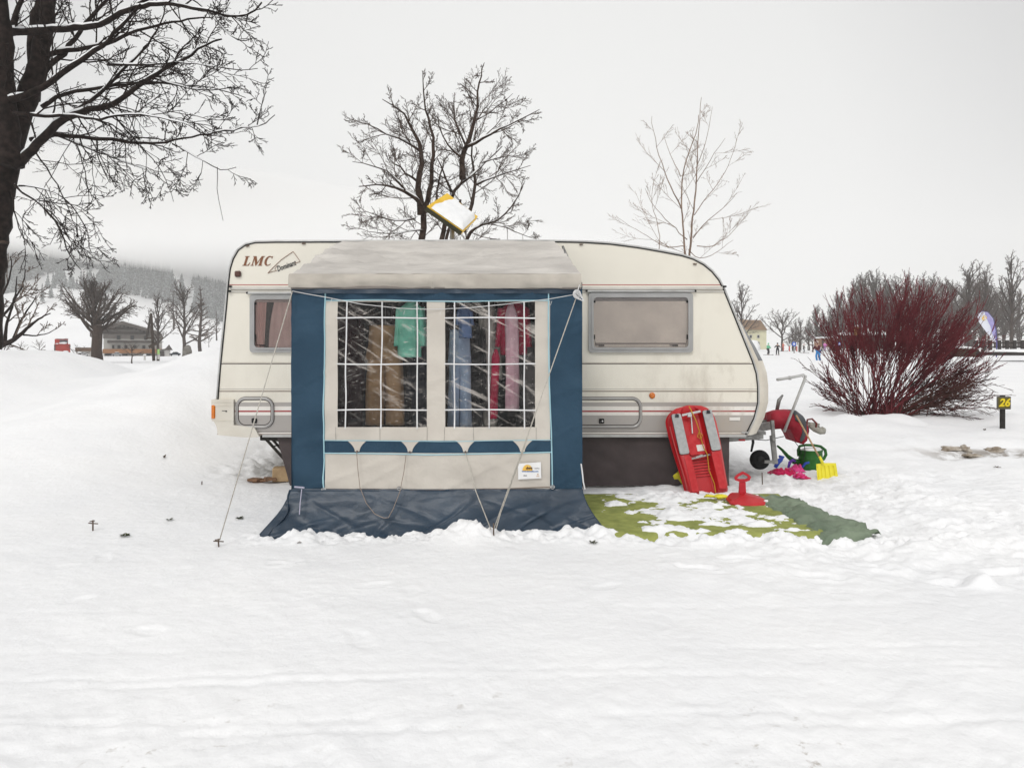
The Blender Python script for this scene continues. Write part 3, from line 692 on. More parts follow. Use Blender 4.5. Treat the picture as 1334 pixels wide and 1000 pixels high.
mb = MB(); mb.tube([(jx(984.5), 8.1, jz(568)), (jx(985), 8.1, jz(578)), (jx(982.5), 8.1, jz(590))], [.018,.016,.012], 6); mb.build('hanging_strap', m_black, cv)
mb = MB(); mb.tube([(jx(985), 8.05, jz(573)), (jx(1000), 8.05, jz(574)), (jx(1030), 8.2, jz(571))], .005, 5); mb.build('cable', m_black, cv)
# coupling
Yc = 8.41; g = lambda px, py, dy=0.0: Vector(((px-CX)/F*Yc, Yc+dy, CH-(py-HY)/F*Yc))
mb = MB(); mb.tube([g(1044,553), g(1054,553), g(1062,558), g(1069,561), g(1074,561)], [.03,.035,.045,.046,.04], 10); mb.tube([g(1071,560,-.0), g(1075,560)], [.045,.025], 10)
mb.bar(g(1052,552), g(1066,554), .07, .05); mb.build('coupling_head', mat('dull_pale_alloy', (.36,.35,.31), .5, (.24,.23,.2), 14, metal=.3), cv, True)
mb = MB(); mb.tube([g(1041,560), g(1052,560)], [.055,.05], 12); mb.build('gaiter', m_rubber, cv, True)
mb = MB(); mb.tube([g(1049,553,-.04), g(1050,546,-.04), g(1056,545,-.04), g(1062,551,-.04), g(1061,556,-.04)], .012, 6); mb.build('coupling_lever', mat('dark_red_lever', (.16,.04,.035), .5), cv, True)
mb = MB(); mb.tube([g(1016,536,.1), g(1019,522,.1), g(1024,515,.1)], [.022,.026,.012], 8); mb.build('handbrake', m_steel, cv, True)
mb = MB(); mb.tube([g(1000,493,-.3), g(1020,490.5,-.25), g(1038,487.5,-.2), g(1040.5,489,-.2), g(1039,494,-.2), g(1011,559,-.25)], .017, 8); mb.box(g(1018,491,-.255), (.02,.045,.045)); mb.build('grab_frame', m_trimw, cv, True)
mb = MB(); mb.tube([g(1040,572,.0), g(1048,580,0), g(1049,590,0), g(1046,600,.0)], .005, 5); mb.tube([g(1036,574,.05), g(1044,584,.05), g(1047,592,.05)], .004, 5); mb.build('coiled_cable', m_black, cv)

# cover over the drawbar
mb = MB()
cp = [(1001,537),(1009,534),(1022,533.5),(1033,534.5),(1041,540),(1045,550),(1046,562),(1044,572),(1038,576),(1031,573),(1027,565),(1022,557),(1012,556),(1001,557)]
def cover(cp, Yh, mi):
    n = len(cp); vs = []; K = 12
    for k in range(K+1):
        t = -1+2*k/K; s_ = (1-abs(t)**3.5)
        for i, (a, b) in enumerate(cp):
            p = g(a, b, t*Yh); cz = g(1022, 556).z
            z = lerp(cz-.05, p.z, .62+.38*s_) if p.z > cz else p.z
            vs.append((p.x+.012*nz(k*.6, i*.7), p.y, z+.014*nz(i*.9, k*.8, 4)))
    fs = [(k*n+i, k*n+(i+1) % n, (k+1)*n+(i+1) % n, (k+1)*n+i) for k in range(K) for i in range(n)]
    fs += [tuple(range(n-1,-1,-1)), tuple(K*n+i for i in range(n))]
    mb.add(vs, fs, mi)
cover(cp, .17, 0)
hc = mb.build('hitch_cover', mat('crimson_cover_fabric', (.34,.018,.035), .6, (.24,.012,.024), 5, bump=.008, bs=14), smooth=True)
settag(hc, 'crimson fabric cover with a dark grey band draped over the drawbar', 'cover')
mb = MB()
cover([(1028,533.2),(1034,533.8),(1041.5,539),(1043,546),(1043,560),(1040,570),(1036,573.5),(1034.5,571),(1037,560),(1037,548),(1034,541),(1028,536)], .176, 0)
mb.build('grey_band', mat('dark_grey_band_fabric', (.085,.09,.10), .6, (.06,.065,.07), 6), hc, smooth=True)

# apron hanging from the sill
mb = MB()
def apron(xa, xb, za, zb_, xa2):
    def f(u, v):
        x = lerp(lerp(xa2, xa, v), xb, u); z = lerp(zb_, za, v)
        y = W0+.045+.010*math.sin(x*5.5+z*2)+.018*nz(x*2.2, z*3)*(1.2-v)+.012*nz(x*6+z*6, z*7)
        k = max(0, (.96-u)*0); return (x, y+k, z)
    mb.grid(f, int(abs(xb-xa)/.03)+4, 24)
apron(xc(358), xc(952), zc(566), zc(633.5), xc(376))
ap = mb.build('ground_skirt', m_apron, smooth=True); settag(ap, 'dark charcoal fabric skirt hanging between the caravan sill and the snow', 'skirt')

# ================================================================== AWNING
aw = thing('porch_awning', (P(568,600,6.4).x, 6.4, 0.0), 'slate blue and stone porch awning with two clear gridded windows pitched against the caravan', 'awning')
def ax(px): return (px-CX)/F*YF
def az(py): return CH-(py-HY)/F*YF
def ay(x, z):
    d = .020*nz(x*1.6, z*1.1, 1)+.016*nz(x*4+z*2.2, z*3.2-x*1.5, 2)+.005*nz(x*9, z*4, 3)
    for k_, (q1, q2) in enumerate(((1.6, .9), (.9, 2.1))): r_ = nz(x*q1+z*1.3*(1-2*k_)+3*k_, z*q2-x*.8+7*k_, 5); d -= .007*math.exp(-(r_/.045)**2)
    # tension folds from the hem corners
    d += .006*math.sin((z*1.0+x*.55)*16)*sstep(1.0, .3, z)*.6
    return YF+d
def patch(mb, x0, x1, z0, z1, off=0.0, st=.020, mi=0):
    nu = max(1, int(abs(x1-x0)/st)); nv = max(1, int(abs(z1-z0)/st))
    def f(u, v):
        x = lerp(x0, x1, u); z = lerp(z0, z1, v); return (x, ay(x, z)-off, z)
    mb.grid(f, nu, nv, mi)
XL, XR = ax(379.5), ax(758.5); XA, XB = ax(423), ax(716.5)
ZT, ZB = az(372), az(637); ZC = az(391.5); Zd1, Zd2 = az(573.5), az(589.5)
w1 = (ax(440), ax(556), az(556), az(393)); w2 = (ax(580), ax(697), az(556), az(393))
mb = MB()
patch(mb, XL, XA, ZB, ZT); patch(mb, XB, XR, ZB, ZT); patch(mb, XA, XB, ZC, ZT); patch(mb, XA, XB, Zd2, Zd1)
mb.build('front_wall', m_blue, aw, True)
mb = MB()
patch(mb, XA, w1[0], w1[2], ZC); patch(mb, w1[1], w2[0], w1[2], ZC); patch(mb, w2[1], XB, w1[2], ZC)
patch(mb, XA, XB, Zd1, w1[2]); patch(mb, XA, XB, ZB, Zd2)
patch(mb, w1[0], w1[1], w1[3], ZC); patch(mb, w2[0], w2[1], w1[3], ZC)
# scalloped tongues over the blue band
for px in (465, 534.5, 606.5, 680.5):
    lo, hi = 13.5, 3.0; N_ = 8; vs = []; fs = []
    for k in range(N_+1):
        t = k/N_; hw = lerp(hi, lo, (1-t)**1.9) if t < 1 else hi
        z = lerp(Zd1+.002, Zd2+.01, t)
        for s_ in (-1, 0, 1): vs.append((ax(px+s_*hw), ay(ax(px+s_*hw), z)-.004-.010*t*(1-abs(s_)), z))
    for k in range(N_):
        for q in (0, 1): a = k*3+q; fs.append((a, a+1, a+4, a+3))
    mb.add(vs, fs)
mb.build('cream_panel', m_cream, aw, True)
mb = MB()
for px in (437.5, 556.5, 579, 698.5, 617, 495): 
    mb = MB(); za_, zb_ = w1[2], Zd1; mb.tube([(ax(px), ay(ax(px), lerp(za_, zb_, t))-.002, lerp(za_, zb_, t)) for t in (0,.5,1)], .0012, 4); mb.build('seam', mat('stitched_seam', (.16,.15,.14), .8), aw)
def pipe(mb, pts, r=.006):
    out = []
    for (a, b), (c, d) in zip(pts[:-1], pts[1:]):
        k = max(2, int(((a-c)**2+(b-d)**2)**.5/5))
        for i in range(k): t = i/k; out.append((lerp(a, c, t), lerp(b, d, t)))
    out.append(pts[-1])
    mb.tube([(ax(p), ay(ax(p), az(q))-.005, az(q)) for p, q in out], r, 5)
mb = MB()
pipe(mb, [(424,376),(423,470),(421.5,540),(422,600),(420.5,622),(421.5,636.5)]); pipe(mb, [(714.5,376),(714.5,430),(715.5,500),(718,560),(719,600),(719.5,633)])
pipe(mb, [(424,391.5),(500,390.5),(540,392),(600,393),(660,391.5),(714,391.5)], .0045); pipe(mb, [(422,573.5),(600,574.5),(718,572.5)], .0035); pipe(mb, [(422,590),(560,591.5),(640,590.5),(718,588.5)], .005)
mb.build('piping', m_pipe, aw)
for k, (x0, x1, z0, z1) in enumerate((w1, w2)):
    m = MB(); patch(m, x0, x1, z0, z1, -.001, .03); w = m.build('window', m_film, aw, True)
    m = MB()
    xs = (452, 498, 543.5) if k == 0 else (592, 637, 683)
    for q, px in enumerate(xs):
        z_ = z0-.015; kk = 14
        m.grid(lambda u, v: ((lambda x, z: (x, ay(x, z)-.006, z))(ax(px)+(u-.5)*.011-.012*(k == 0)*(1-v)*(1 if q < 2 else 0)+.002*math.sin(v*9+q), lerp(z_, z1, v))), 1, kk)
    for py in (414, 474, 533.5):
        m.grid(lambda u, v: ((lambda x, z: (x, ay(x, z)-.008, z))(lerp(x0-.004, x1+.004, u), az(py)+(v-.5)*.011+.003*math.sin(u*5+py)))  , 14, 1)
    m.build('ribbon_grid', m_ribbon, w)
# hem tape
mb = MB(); pipe(mb, [(421,637),(560,637.5),(640,636.5),(719,634)], .003); mb.build('hem', mat('brown_hem', (.18,.13,.10), .8), aw)
# mud flaps
def mud(u, v):
    px = lerp(376, 768, u); x0 = lerp(XL-.005, XR+.005, u)
    # v=0 hem, v=1 in the snow
    xo = lerp(XL-.20, XR+.22, u)
    w = sstep(0, .12, u)*sstep(1, .9, u)
    x = lerp(x0, lerp(xo, x0, w), v**1.7); z = lerp(ZB+.004, -.03, v)
    fold = .045*math.sin((x*1.1-z*3.2)*3.2+2.6*nz(x*1.3, z*3))+.060*nz(x*2.0+z*4, z*5.5-x*1.4, 5)+.009*nz(x*8-z*9, z*13, 6)
    y = YF-.01-.24*v**1.2+(fold-.016*math.exp(-(nz((x+2.4*z)*.7, (z-.35*x)*6.5, 11)/.09)**2)+.012*math.exp(-(nz((x-2.0*z)*.8, (z+.4*x)*5.5, 12)/.08)**2))*math.sin(min(1, v*1.4)*math.pi/2)*(.35+v*.75)
    if v < .03: y = ay(x, ZB)-.006
    return (x, y, z)
mb = MB(); mb.grid(mud, 220, 44, flip=True); mb.build('mud_flap', m_mud, aw, True, solid=.003)
# left corner flap turned outwards
mb = MB()
def flap(u, v):
    a = Vector((XL-.01, YF-.02, ZB)); b = P(349, 699, 5.30); c = Vector((XL+.10, YF+.22, ZB-.05)); d = Vector((XL-.02, YF+.12, -.03))
    p = (a*(1-u)+c*u)*(1-v)+(b*(1-u)+d*u)*v
    bow = math.sin(v*math.pi)*.05*(1-u)
    return p+Vector((bow-.015*math.sin(v*9)*(1-u), .02*nz(u*3, v*5), 0))
mb.grid(flap, 14, 18); mb.build('mud_flap', m_mud, aw, True, solid=.003)
# side walls
for X_, s_ in ((XL, -1), (XR, 1)):
    mb = MB()
    xb = xc(445)+.01 if s_ < 0 else xc(722)-.01
    def f(u, v):
        Y = lerp(YF, W0-.05, u); x = lerp(X_, xb if v > .99 else lerp(X_, X_, 1), u); x = lerp(X_, lerp(X_, xb+(.03 if s_ < 0 else -.03), v), u)
        top = lerp(az(368), zc(322), u)-.02*math.sin(u*3.14)-.07*u*(s_ > 0)
        return (x+.02*nz(Y*2, v*4, s_)*math.sin(u*3.14), Y, lerp(-.02, top, v))
    mb.grid(f, 24, 24); mb.build('side_wall', m_blue, aw, True)
# roof
ZE = az(357.5)
def roof(u, v):
    xb = lerp(xc(446), xc(722), u); xf = lerp(ax(378.5), ax(757.5), u)
    x = lerp(xf, xb, v); Y = lerp(YF-.02, W0-.012, v); z = lerp(ZE, zc(314.2), v)
    e = math.sin(v*math.pi)
    sag = -.030*e*math.sin(u*math.pi)
    wr = .022*nz(x*1.7+Y*2.4, Y*5.5-x*1.1, 7)+.020*nz(x*2.5-Y*5, Y*7+x*3, 8)+.014*nz(x*5+Y*3, Y*12-x*2, 9)+.006*nz(x*14, Y*18, 9)
    for k_ in (0, 1, 2): r_ = nz(x*(1.3-.4*k_)+Y*(1.5-k_*1.8)+9*k_, Y*3.1-x*.7*k_, 3+k_); wr += .013*math.exp(-(r_/.05)**2)
    for c0, k in ((.02,1), (.98,-1)): wr += .014*math.sin(((u-c0)*k*7-v*9))*math.exp(-abs(u-c0)*5)*(1-v)
    return (x, Y, z+sag+wr*(.25+.75*e))
mb = MB(); mb.grid(roof, 190, 110); mb.build('roof', m_roof, aw, True)
mb = MB()
def val(u, v):
    x = lerp(ax(378), ax(757), u); z = lerp(az(375.3)+.004*math.sin(u*7)+.003*nz(u*20,0), ZE+.004, v)
    b = math.sin(v*math.pi)*.020
    y = YF-.030-b-.016*nz(x*3, z*9)-.012*nz(x*8+z*9, z*14)
    if v > .97: y = YF-.018
    if .485 < u < .50: y -= .008
    return (x, y, z)
mb.grid(val, 150, 10)
mb.build('valance', m_val, aw, True)
mb = MB()
mb.tube([(lerp(ax(380), ax(757), t), YF-.018+.004*nz(t*30, 1), az(375)+.006*nz(t*14, 2)) for t in [i/60 for i in range(61)]], .011, 6)
mb.build('valance_hem', mat('grey_brown_hem', (.22,.20,.185), .8), aw, True)
mb = MB(); mb.grid(lambda u, v: (lerp(ax(380.5), ax(756), u), YF-.016+.018*math.sin(u*40+2*nz(u*9, 0))*(1-v)*.7, lerp(az(382.5), az(374), v)), 160, 3); mb.build('ruffle', m_mud, aw, True)
# frame
mb = MB()
for X_ in (XL+.04, XR-.04): mb.tube([(X_, YF+.04, -.02), (X_, YF+.04, ZE-.03), (X_, W0-.08, zc(318)-.04)], .013, 8)
mb.tube([(XL+.04, YF+.04, ZE-.03), (XR-.04, YF+.04, ZE-.03)], .013, 8); mb.build('pole_frame', m_steel, aw, True)
# hem buckles
mb = MB()
for px, py in ((421.5,637.5),(520.5,635.5),(618.5,640),(719.5,633.5)):
    mb = MB(); c = Vector((ax(px), ay(ax(px), az(py))-.012, az(py))); mb.tube([c+Vector((.018*math.cos(a), 0, .014*math.sin(a))) for a in [i*math.pi/4 for i in range(8)]], .004, 5, closed=True); mb.bar(c+Vector((-.02,0,0)), c+Vector((.02,0,.004)), .005, .005); mb.build('hem_buckle', m_chrome, aw)
mb = MB(); mb.tube([P(384,634,5.55), P(396,635,5.50)], .008, 6); mb.tube([P(393,637,5.5), P(391,655,5.42), P(390,670,5.38)], .004, 5); mb.build('corner_ladder', mat('lilac_plastic_strap', (.45,.44,.55), .5), aw)
mb = MB(); mb.tube([P(757,604,5.56), P(758.5,614,5.52), P(760,628,5.5), P(762,637,5.48)], .006, 5); mb.build('corner_strap', m_ribbon, aw)
# toggles
mb = MB()
for px in (465, 534.5, 606.5, 680.5): mb = MB(); mb.box((ax(px), ay(ax(px), Zd2)-.012, az(588)), (.012,.012,.018), bev=.003); mb.build('toggle', mat('brown_toggle', (.12,.08,.07), .6), aw)
# maker's label
def lab(px, py, off=.016): return Vector((ax(px), ay(ax(690), az(612))-off, az(py)))
mb = MB(); mb.prism([lab(674.8,603), lab(704.5,601), lab(705,622), lab(675,623.5)], (0,-.002,0)); lb = mb.build('maker_label', mat('white_label_card', (.80,.80,.80), .5, (.76,.76,.76), 4), aw)
mb = MB(); c = lab(687, 612.2, .020); pts = [(c.x+.052*math.cos(a)*(.8), c.y, c.z+.050*math.sin(a)) for a in [i*math.pi/10 for i in range(11)]]
mb.prism(pts, (0,-.001,0)); mb.build('sun_emblem', mat('amber_print', (.75,.42,.06), .5, (.75,.55,.18), 18), lb)
mb = MB(); mb.addmesh(text_mesh('dwt', .030, .0004, bold=.0012), facing(lab(689.2, 608.8, .0225), sx=1.1)); mb.build('label_letters', mat('dark_brown_print', (.10,.05,.03), .5), lb); mb = MB(); mb.addmesh(text_mesh('dwt', .014, .0002, bold=.0004), facing(lab(684, 618.5, .0195), sx=1.3)); mb.build('label_small_letters', m_dark, lb)
mb = MB(); mb.addmesh(text_mesh('-zelte', .022, .0004), facing(lab(699, 609, .0195), sx=.95)); mb.build('label_grey_letters', mat('grey_print', (.33,.34,.36), .5), lb)
mb = MB(); mb.addmesh(text_mesh('www.dwt-zelte.com', .017, .0004, bold=.0006), facing(lab(690.5, 613, .0195), sx=.98)); mb.build('label_blue_letters', mat('blue_print', (.06,.20,.50), .5), lb)
mb = MB(); c = lab(700.5, 617.5, .0195); mb.prism([(c.x-.008, c.y, c.z), (c.x+.008, c.y, c.z), (c.x, c.y, c.z+.011)], (0,-.001,0)); mb.box((c.x, c.y, c.z-.012), (.024,.001,.004)); mb.build('label_mark', mat('label_mark_orange', (.5,.25,.06), .5), lb)

# unseen dark sheet added to cut snow bounce, then the clothes rail
mb = MB(); mb.grid(lambda u, v: (lerp(XL+.03, XR-.03, u), lerp(YF+.10, W0+.02, v), .015+.008*nz(u*6, v*6)), 30, 20); single(mb, 'added_groundsheet', mat('dark_groundsheet', (.05,.045,.04), .8), 'unseen dark sheet added inside the awning to cut light bounced by the snow', 'added_groundsheet', smooth=True)
ZR = 1.93
mb = MB(); mb.tube([(XL+.04, 5.86, ZR), (XR-.04, 5.86, ZR)], .010, 8); mb.tube([(XL+.04, 6.02, ZR), (XR-.04, 6.02, ZR)], .010, 8)
for X_ in (XL+.04, XR-.04): mb.tube([(X_, 5.82, ZR), (X_, 6.1, ZR)], .010, 8)
mb.build('clothes_rail', m_steel, aw, True)
def gm(name, c, c2=None, s=6): return mat(name, c, .8, c2 or tuple(v*.6 for v in c), s, bump=.006, bs=14)
def garment(name, px0, px1, py0, py1, Yg_, material, label, cat, kind='jacket', sl=None, slm=None, seed=0, th=.07):
    """hanging garment with thickness: closed wavy tube; optional sleeves; hung on the rail by a hook"""
    c = P((px0+px1)/2, py0, Yg_); x0 = P(px0, py0, Yg_).x; x1 = P(px1, py0, Yg_).x; z1 = P(0, py0, Yg_).z; z0 = P(0, py1, Yg_).z
    t = thing(name, (c.x, Yg_, z0), label, cat, 'clothes hanging in the awning')
    hw = (x1-x0)/2
    def tubeg(mb, cxf, wf, thf, za, zb, ns=26, n=28, ph=0):
        vs = []; fs = []
        for k in range(ns+1):
            v = k/ns; z = lerp(za, zb, v); w = wf(v); th_ = thf(v); cc = cxf(v)
            for j in range(n):
                a = 2*math.pi*j/n
                r = 1+.13*nz(math.cos(a)*2.2+seed, math.sin(a)*2.2, z*2.2+ph)+.10*math.sin(a*5+seed+z*2)*(1-v*.5)+.07*nz(a*3, z*7+seed)
                vs.append((cc+w*math.cos(a)*r, Yg_+th_*math.sin(a)*r, z+.01*nz(a*2, seed)))
        for k in range(ns):
            for j in range(n): fs.append((k*n+j, k*n+(j+1) % n, (k+1)*n+(j+1) % n, (k+1)*n+j))
        fs.append(tuple(range(n-1,-1,-1))); fs.append(tuple(ns*n+j for j in range(n))); mb.add(vs, fs)
    if kind == 'jacket':
        mb = MB(); tubeg(mb, lambda v: c.x+.01*math.sin(v*3+seed), lambda v: hw*(.72 if sl is not None else .97)*(1-.15*sstep(.0,.3,1-v)*0)*(1 if v < .88 else lerp(1, .35, (v-.88)/.12)), lambda v: th*(1 if v < .9 else .6), z0, z1)
        mb.build('torso', material, t, True)
        if sl is not None:
            for s_ in (-1, 1):
                mb = MB(); L_ = (z1-z0)*sl
                tubeg(mb, lambda v: c.x+s_*hw*lerp(.86, .70, v), lambda v: hw*.20, lambda v: th*.8, z1-L_, z1-.05, 18, 14, s_*3); mb.build('sleeve', slm or material, t, True)
    else:
        for s_ in (-1, 1):
            mb = MB(); tubeg(mb, lambda v: c.x+s_*hw*lerp(.52, .40, v), lambda v: hw*.46, lambda v: th*.9, z0, lerp(z0, z1, .72), 22, 18, s_); mb.build('leg', material, t, True)
        mb = MB(); tubeg(mb, lambda v: c.x, lambda v: hw*lerp(.92, .80, v), lambda v: th, lerp(z0, z1, .66), z1, 12, 24); mb.build('waist', material, t, True)
    mb = MB(); mb.tube([(c.x, Yg_, z1-.03), (c.x, Yg_, ZR+.012), (c.x+.02, Yg_, ZR+.024), (c.x+.03, Yg_, ZR+.0)], .003, 5); mb.build('hanger_hook', m_steel, t)
    return t
m_duskbrown = gm('dark_brown_cloth', (.035,.022,.02)); m_navy = gm('navy_cloth', (.018,.02,.035)); m_blk = gm('black_cloth', (.015,.014,.016))
m_tan = gm('tan_brown_cloth', (.44,.29,.16), (.30,.19,.10)); m_mint = gm('mint_green_cloth', (.36,.88,.70), (.20,.62,.48)); m_denim = gm('pale_blue_denim', (.52,.66,.86), (.32,.44,.62))
m_blu = gm('mid_blue_cloth', (.20,.32,.60)); m_crim = gm('crimson_cloth', (.62,.02,.09), (.42,.012,.06)); m_pink = gm('pale_pink_cloth', (.92,.66,.74), (.78,.46,.56)); m_gcl = gm('light_grey_cloth', (.62,.60,.55), (.40,.38,.35))
m_mar = gm('maroon_brown_cloth', (.045,.018,.02))
fr, bk = 5.86, 6.02
garment('hanging_coat', 436, 476, 398, 562, bk, m_mar, 'dark maroon coat at the left end of the left window', 'coat', seed=1, sl=.7)
garment('hanging_coat', 480, 520, 396, 560, bk, m_duskbrown, 'very dark brown coat behind the tan snow trousers', 'coat', seed=2, sl=.7)
garment('hanging_trousers', 476, 528, 424, 553, fr, m_tan, 'tan brown snow trousers hanging in the middle of the left window', 'trousers', 'trousers', seed=3, th=.08)
garment('hanging_jacket', 514, 555, 393, 465, 5.74, m_mint, 'short mint green jacket at the right of the left window', 'jacket', seed=4, sl=.8, th=.06)
garment('hanging_coat', 530, 572, 400, 562, bk, m_navy, 'navy black coat below and behind the mint green jacket', 'coat', seed=5, sl=.75)
garment('hanging_coat', 566, 604, 396, 562, bk, m_duskbrown, 'dark brown coat showing at the left edge of the right window', 'coat', seed=6, sl=.8)
garment('hanging_trousers', 583, 615, 430, 556, fr, m_denim, 'pale blue trousers hanging in the left third of the right window', 'trousers', 'trousers', seed=7, th=.06)
garment('hanging_jacket', 594, 617, 398, 440, 5.75, m_blu, 'small mid blue jacket hanging above the pale blue trousers', 'jacket', seed=8, sl=.6, th=.05)
garment('hanging_coat', 606, 634, 420, 562, fr+.08, m_blk, 'black coat between the pale blue trousers and the grey coat', 'coat', seed=9, sl=.8)
garment('hanging_coat', 622, 654, 400, 555, fr+.16, m_gcl, 'light grey coat in the middle of the right window', 'coat', seed=10, sl=.6)
garment('hanging_scarf', 639, 650, 455, 545, 5.74, m_crim, 'narrow crimson scarf hanging in front of the light grey coat', 'scarf', seed=11, th=.03)
garment('hanging_coat', 646, 692, 394, 462, fr, m_crim, 'crimson jacket behind the pale pink one in the right window', 'jacket', seed=12, sl=.85, th=.07)
garment('hanging_overall', 657, 675, 396, 534, 5.74, m_pink, 'long pale pink overall hanging at the right of the right window', 'overall', seed=13, th=.05)
garment('hanging_coat', 664, 712, 400, 562, bk, m_blk, 'black coat at the right end of the right window', 'coat', seed=14, sl=.75)
garment('hanging_coat', 676, 702, 430, 545, fr+.12, gm('mid_grey_cloth', (.26,.25,.25)), 'mid grey coat at the right edge of the right window', 'coat', seed=15, sl=.7)
garment('hanging_coat', 446, 470, 420, 562, fr+.2, gm('plum_black_cloth', (.028,.018,.022)), 'plum black coat between the maroon coat and the tan snow trousers', 'coat', seed=16, sl=.7)
for a, b, s in ((420,480,20),(478,540,21),(536,600,22),(596,660,23),(656,716,24)):
    pass
mb = MB(); mb.grid(lambda u, v: (lerp(XL+.08, XR-.08, u), 6.75+.05*math.sin(u*60)+.02*nz(u*30, v*3), lerp(.03, 2.0, v)), 200, 12)  # added dark sheet standing in for the unlit awning interior
single(mb, 'added_dark_curtain', gm('dark_brown_curtain_cloth', (.03,.022,.022)), 'dark brown curtain added behind the clothes to stand in for the shaded interior', 'curtain', smooth=True)

# ropes and pegs
def rope(pts, label, name='guy_rope', r=.0045, m=None, grp=None):
    mb = MB(); mb.tube(pts, r, 5); return single(mb, name, m or m_rope, label, 'rope', grp, smooth=True)
def on(px, py, z=None):
    """point on the snow under pixel"""
    Y = (CH-.02)*F/(py-HY)
    for _ in range(12): z = h1((px-CX)/F*Y, Y); Y = (CH-z)*F/(py-HY)
    return Vector(((px-CX)/F*Y, Y, h1((px-CX)/F*Y, Y)))
pl = on(286, 712); pr = on(643, 697)
rope([P(381,379,5.56), pl+Vector((0,0,.05))], 'cream guy rope running from the left awning eave down to the snow')
rope([P(753,381,5.56), P(697,540,5.45), pr+Vector((0,0,.05))], 'cream guy rope from the right awning eave down to the central peg')
rope([P(697,538,5.44), P(682,586,5.40), P(652,668,5.3), pr+Vector((.02,0,.06))], 'short doubled cord beside the lower end of the right guy rope')
rope([P(606,590,5.57), P(613,612,5.53), P(620,640,5.45), pr+Vector((-.02,0,.05))], 'thin cord from the awning band down to the central peg')
cord_top = rope([P(381,379,5.555), P(398,382.5,5.55), P(424,387,5.56), P(470,396,5.57), P(520,401.5,5.575), P(560,403,5.575), P(610,401,5.575), P(660,396,5.57), P(715,389.5,5.565), P(752,383,5.555)], 'thin white cord sagging along the top of both awning windows', 'cord', r=.003, m=m_ribbon)
rope([P(464.5,588,5.57), P(466,610,5.56), P(469,635,5.53), P(477,655,5.47), P(488,669,5.44), P(500,674.5,5.42), P(506,674,5.42), P(512,663,5.44), P(521,640,5.5), P(526,615,5.56), P(529,592,5.57)], 'slack brown cord looping down over the left half of the mud flap', 'cord', r=.003, m=mat('brown_cord', (.30,.24,.20), .8))
mb = MB()
kc = P(751.5, 383, 5.535)
for k in range(4):
    a0 = k*1.3; mb.tube([kc+Vector((.030*math.cos(a+a0)*(1+.3*k/4)+.006*k, -.004*k, .034*math.sin(a*1.0+a0*.7)-.008*k)) for a in [i*2*math.pi/14 for i in range(14)]], .004, 5, closed=True)
mb.tube([P(755,371,5.55), P(752,380,5.54), P(754,388,5.53)], .004, 5)
single(mb, 'rope_knot', m_ribbon, 'tangled white knot at the right end of the awning eave', 'knot', smooth=True)
mb = MB()
for px, py in ((432.5,389),(527.5,404),(575,404),(719,392)):
    p = P(px, py, 5.555); mb.tube([p, p+Vector((-.012,0,-.035))], .002, 4)
mb.build('cord_tie', m_ribbon, cord_top)
def peg(p, label, hh=.14, lean=.0, crossbar=True):
    mb = MB(); mb.tube([p+Vector((0,0,-.08)), p+Vector((lean,0,hh))], .006, 6)
    if crossbar: mb.tube([p+Vector((lean-.035,0,hh*.72)), p+Vector((lean+.04,0,hh*.66))], .005, 6); mb.tube([p+Vector((lean-.02,-.01,hh*.9)), p+Vector((lean+.015,0,hh*.95))], .005, 5)
    return single(mb, 'tent_peg', mat('rusty_peg_steel', (.16,.12,.09), .7, (.08,.06,.05), 60), label, 'peg')
peg(pl, 'rusty cross-topped peg holding the left guy rope in the snow', .06, -.01)
peg(pr, 'steel peg in front of the mud flap where the cords meet', .10, 0, False)
peg(on(121,691), 'tall cross-shaped peg standing alone at the far left of the snow', .085)
peg(on(262.5,631), 'tiny dark peg standing in the snow left of the timber', .035, 0.005, False)
peg(on(993.5,631), 'thin dark peg behind the small red slider', .13, -.006, False)
# ================================================================== SLEDGE AND TOYS
bot = P(921, 645, 6.85); top = P(894.5, 530, 7.20)
V_ = (top-bot); SL = V_.length; V_.normalize(); U_ = Vector((1, 0, 0)); U_ = (U_-V_*U_.dot(V_)).normalized(); Wd = U_.cross(V_).normalized()
if Wd.y > 0: Wd = -Wd
sd = thing('sledge', bot, 'big red plastic bob sledge with grey pads leaning upright against the caravan', 'sledge')
def S(u, v, w): return bot+U_*u+V_*(v*SL)+Wd*w
def shw(v):
    a = lerp(.218, .262, sstep(0, .75, v))
    if v > .80: a *= max(.05, 1-((v-.80)/.20)**2.6)**.5 if v < .999 else .05
    if v < .04: a *= lerp(.93, 1, v/.04)
    return a
def prof_w(t, v):
    t = abs(t)
    if t > .97: w = .02
    elif t > .86: w = lerp(.105, .02, sstep(.86, .97, t))
    elif t > .46: w = .105+.01*math.cos((t-.66)*8)
    elif t > .38: w = lerp(.02, .105, (t-.38)/.08)
    else: w = .02
    if v > .86: w = lerp(w, .06, sstep(.86, .99, v))+.05*sstep(.86, 1, v)*0
    if v < .03: w *= .5+.5*v/.03
    return w
ts = [-1,-.97,-.93,-.88,-.84,-.66,-.5,-.46,-.44,-.40,-.38,-.3,-.1,.1,.3,.38,.40,.44,.46,.5,.66,.84,.88,.93,.97,1]
mb = MB(); NV = 44; vs = []; nT = len(ts)
def vmap(j): t = j/NV; return t
for j in range(NV+1):
    v = vmap(j); hw = shw(v); zv = v
    for t in ts: vs.append(S(t*hw, zv, prof_w(t, v)+.07*(v > .9)*(v-.9)*5*0))
for j in range(NV+1):
    v = vmap(j); hw = shw(v)
    for t in ts: vs.append(S(t*hw, v, prof_w(t, v)-.018))
fs = []; off = (NV+1)*nT
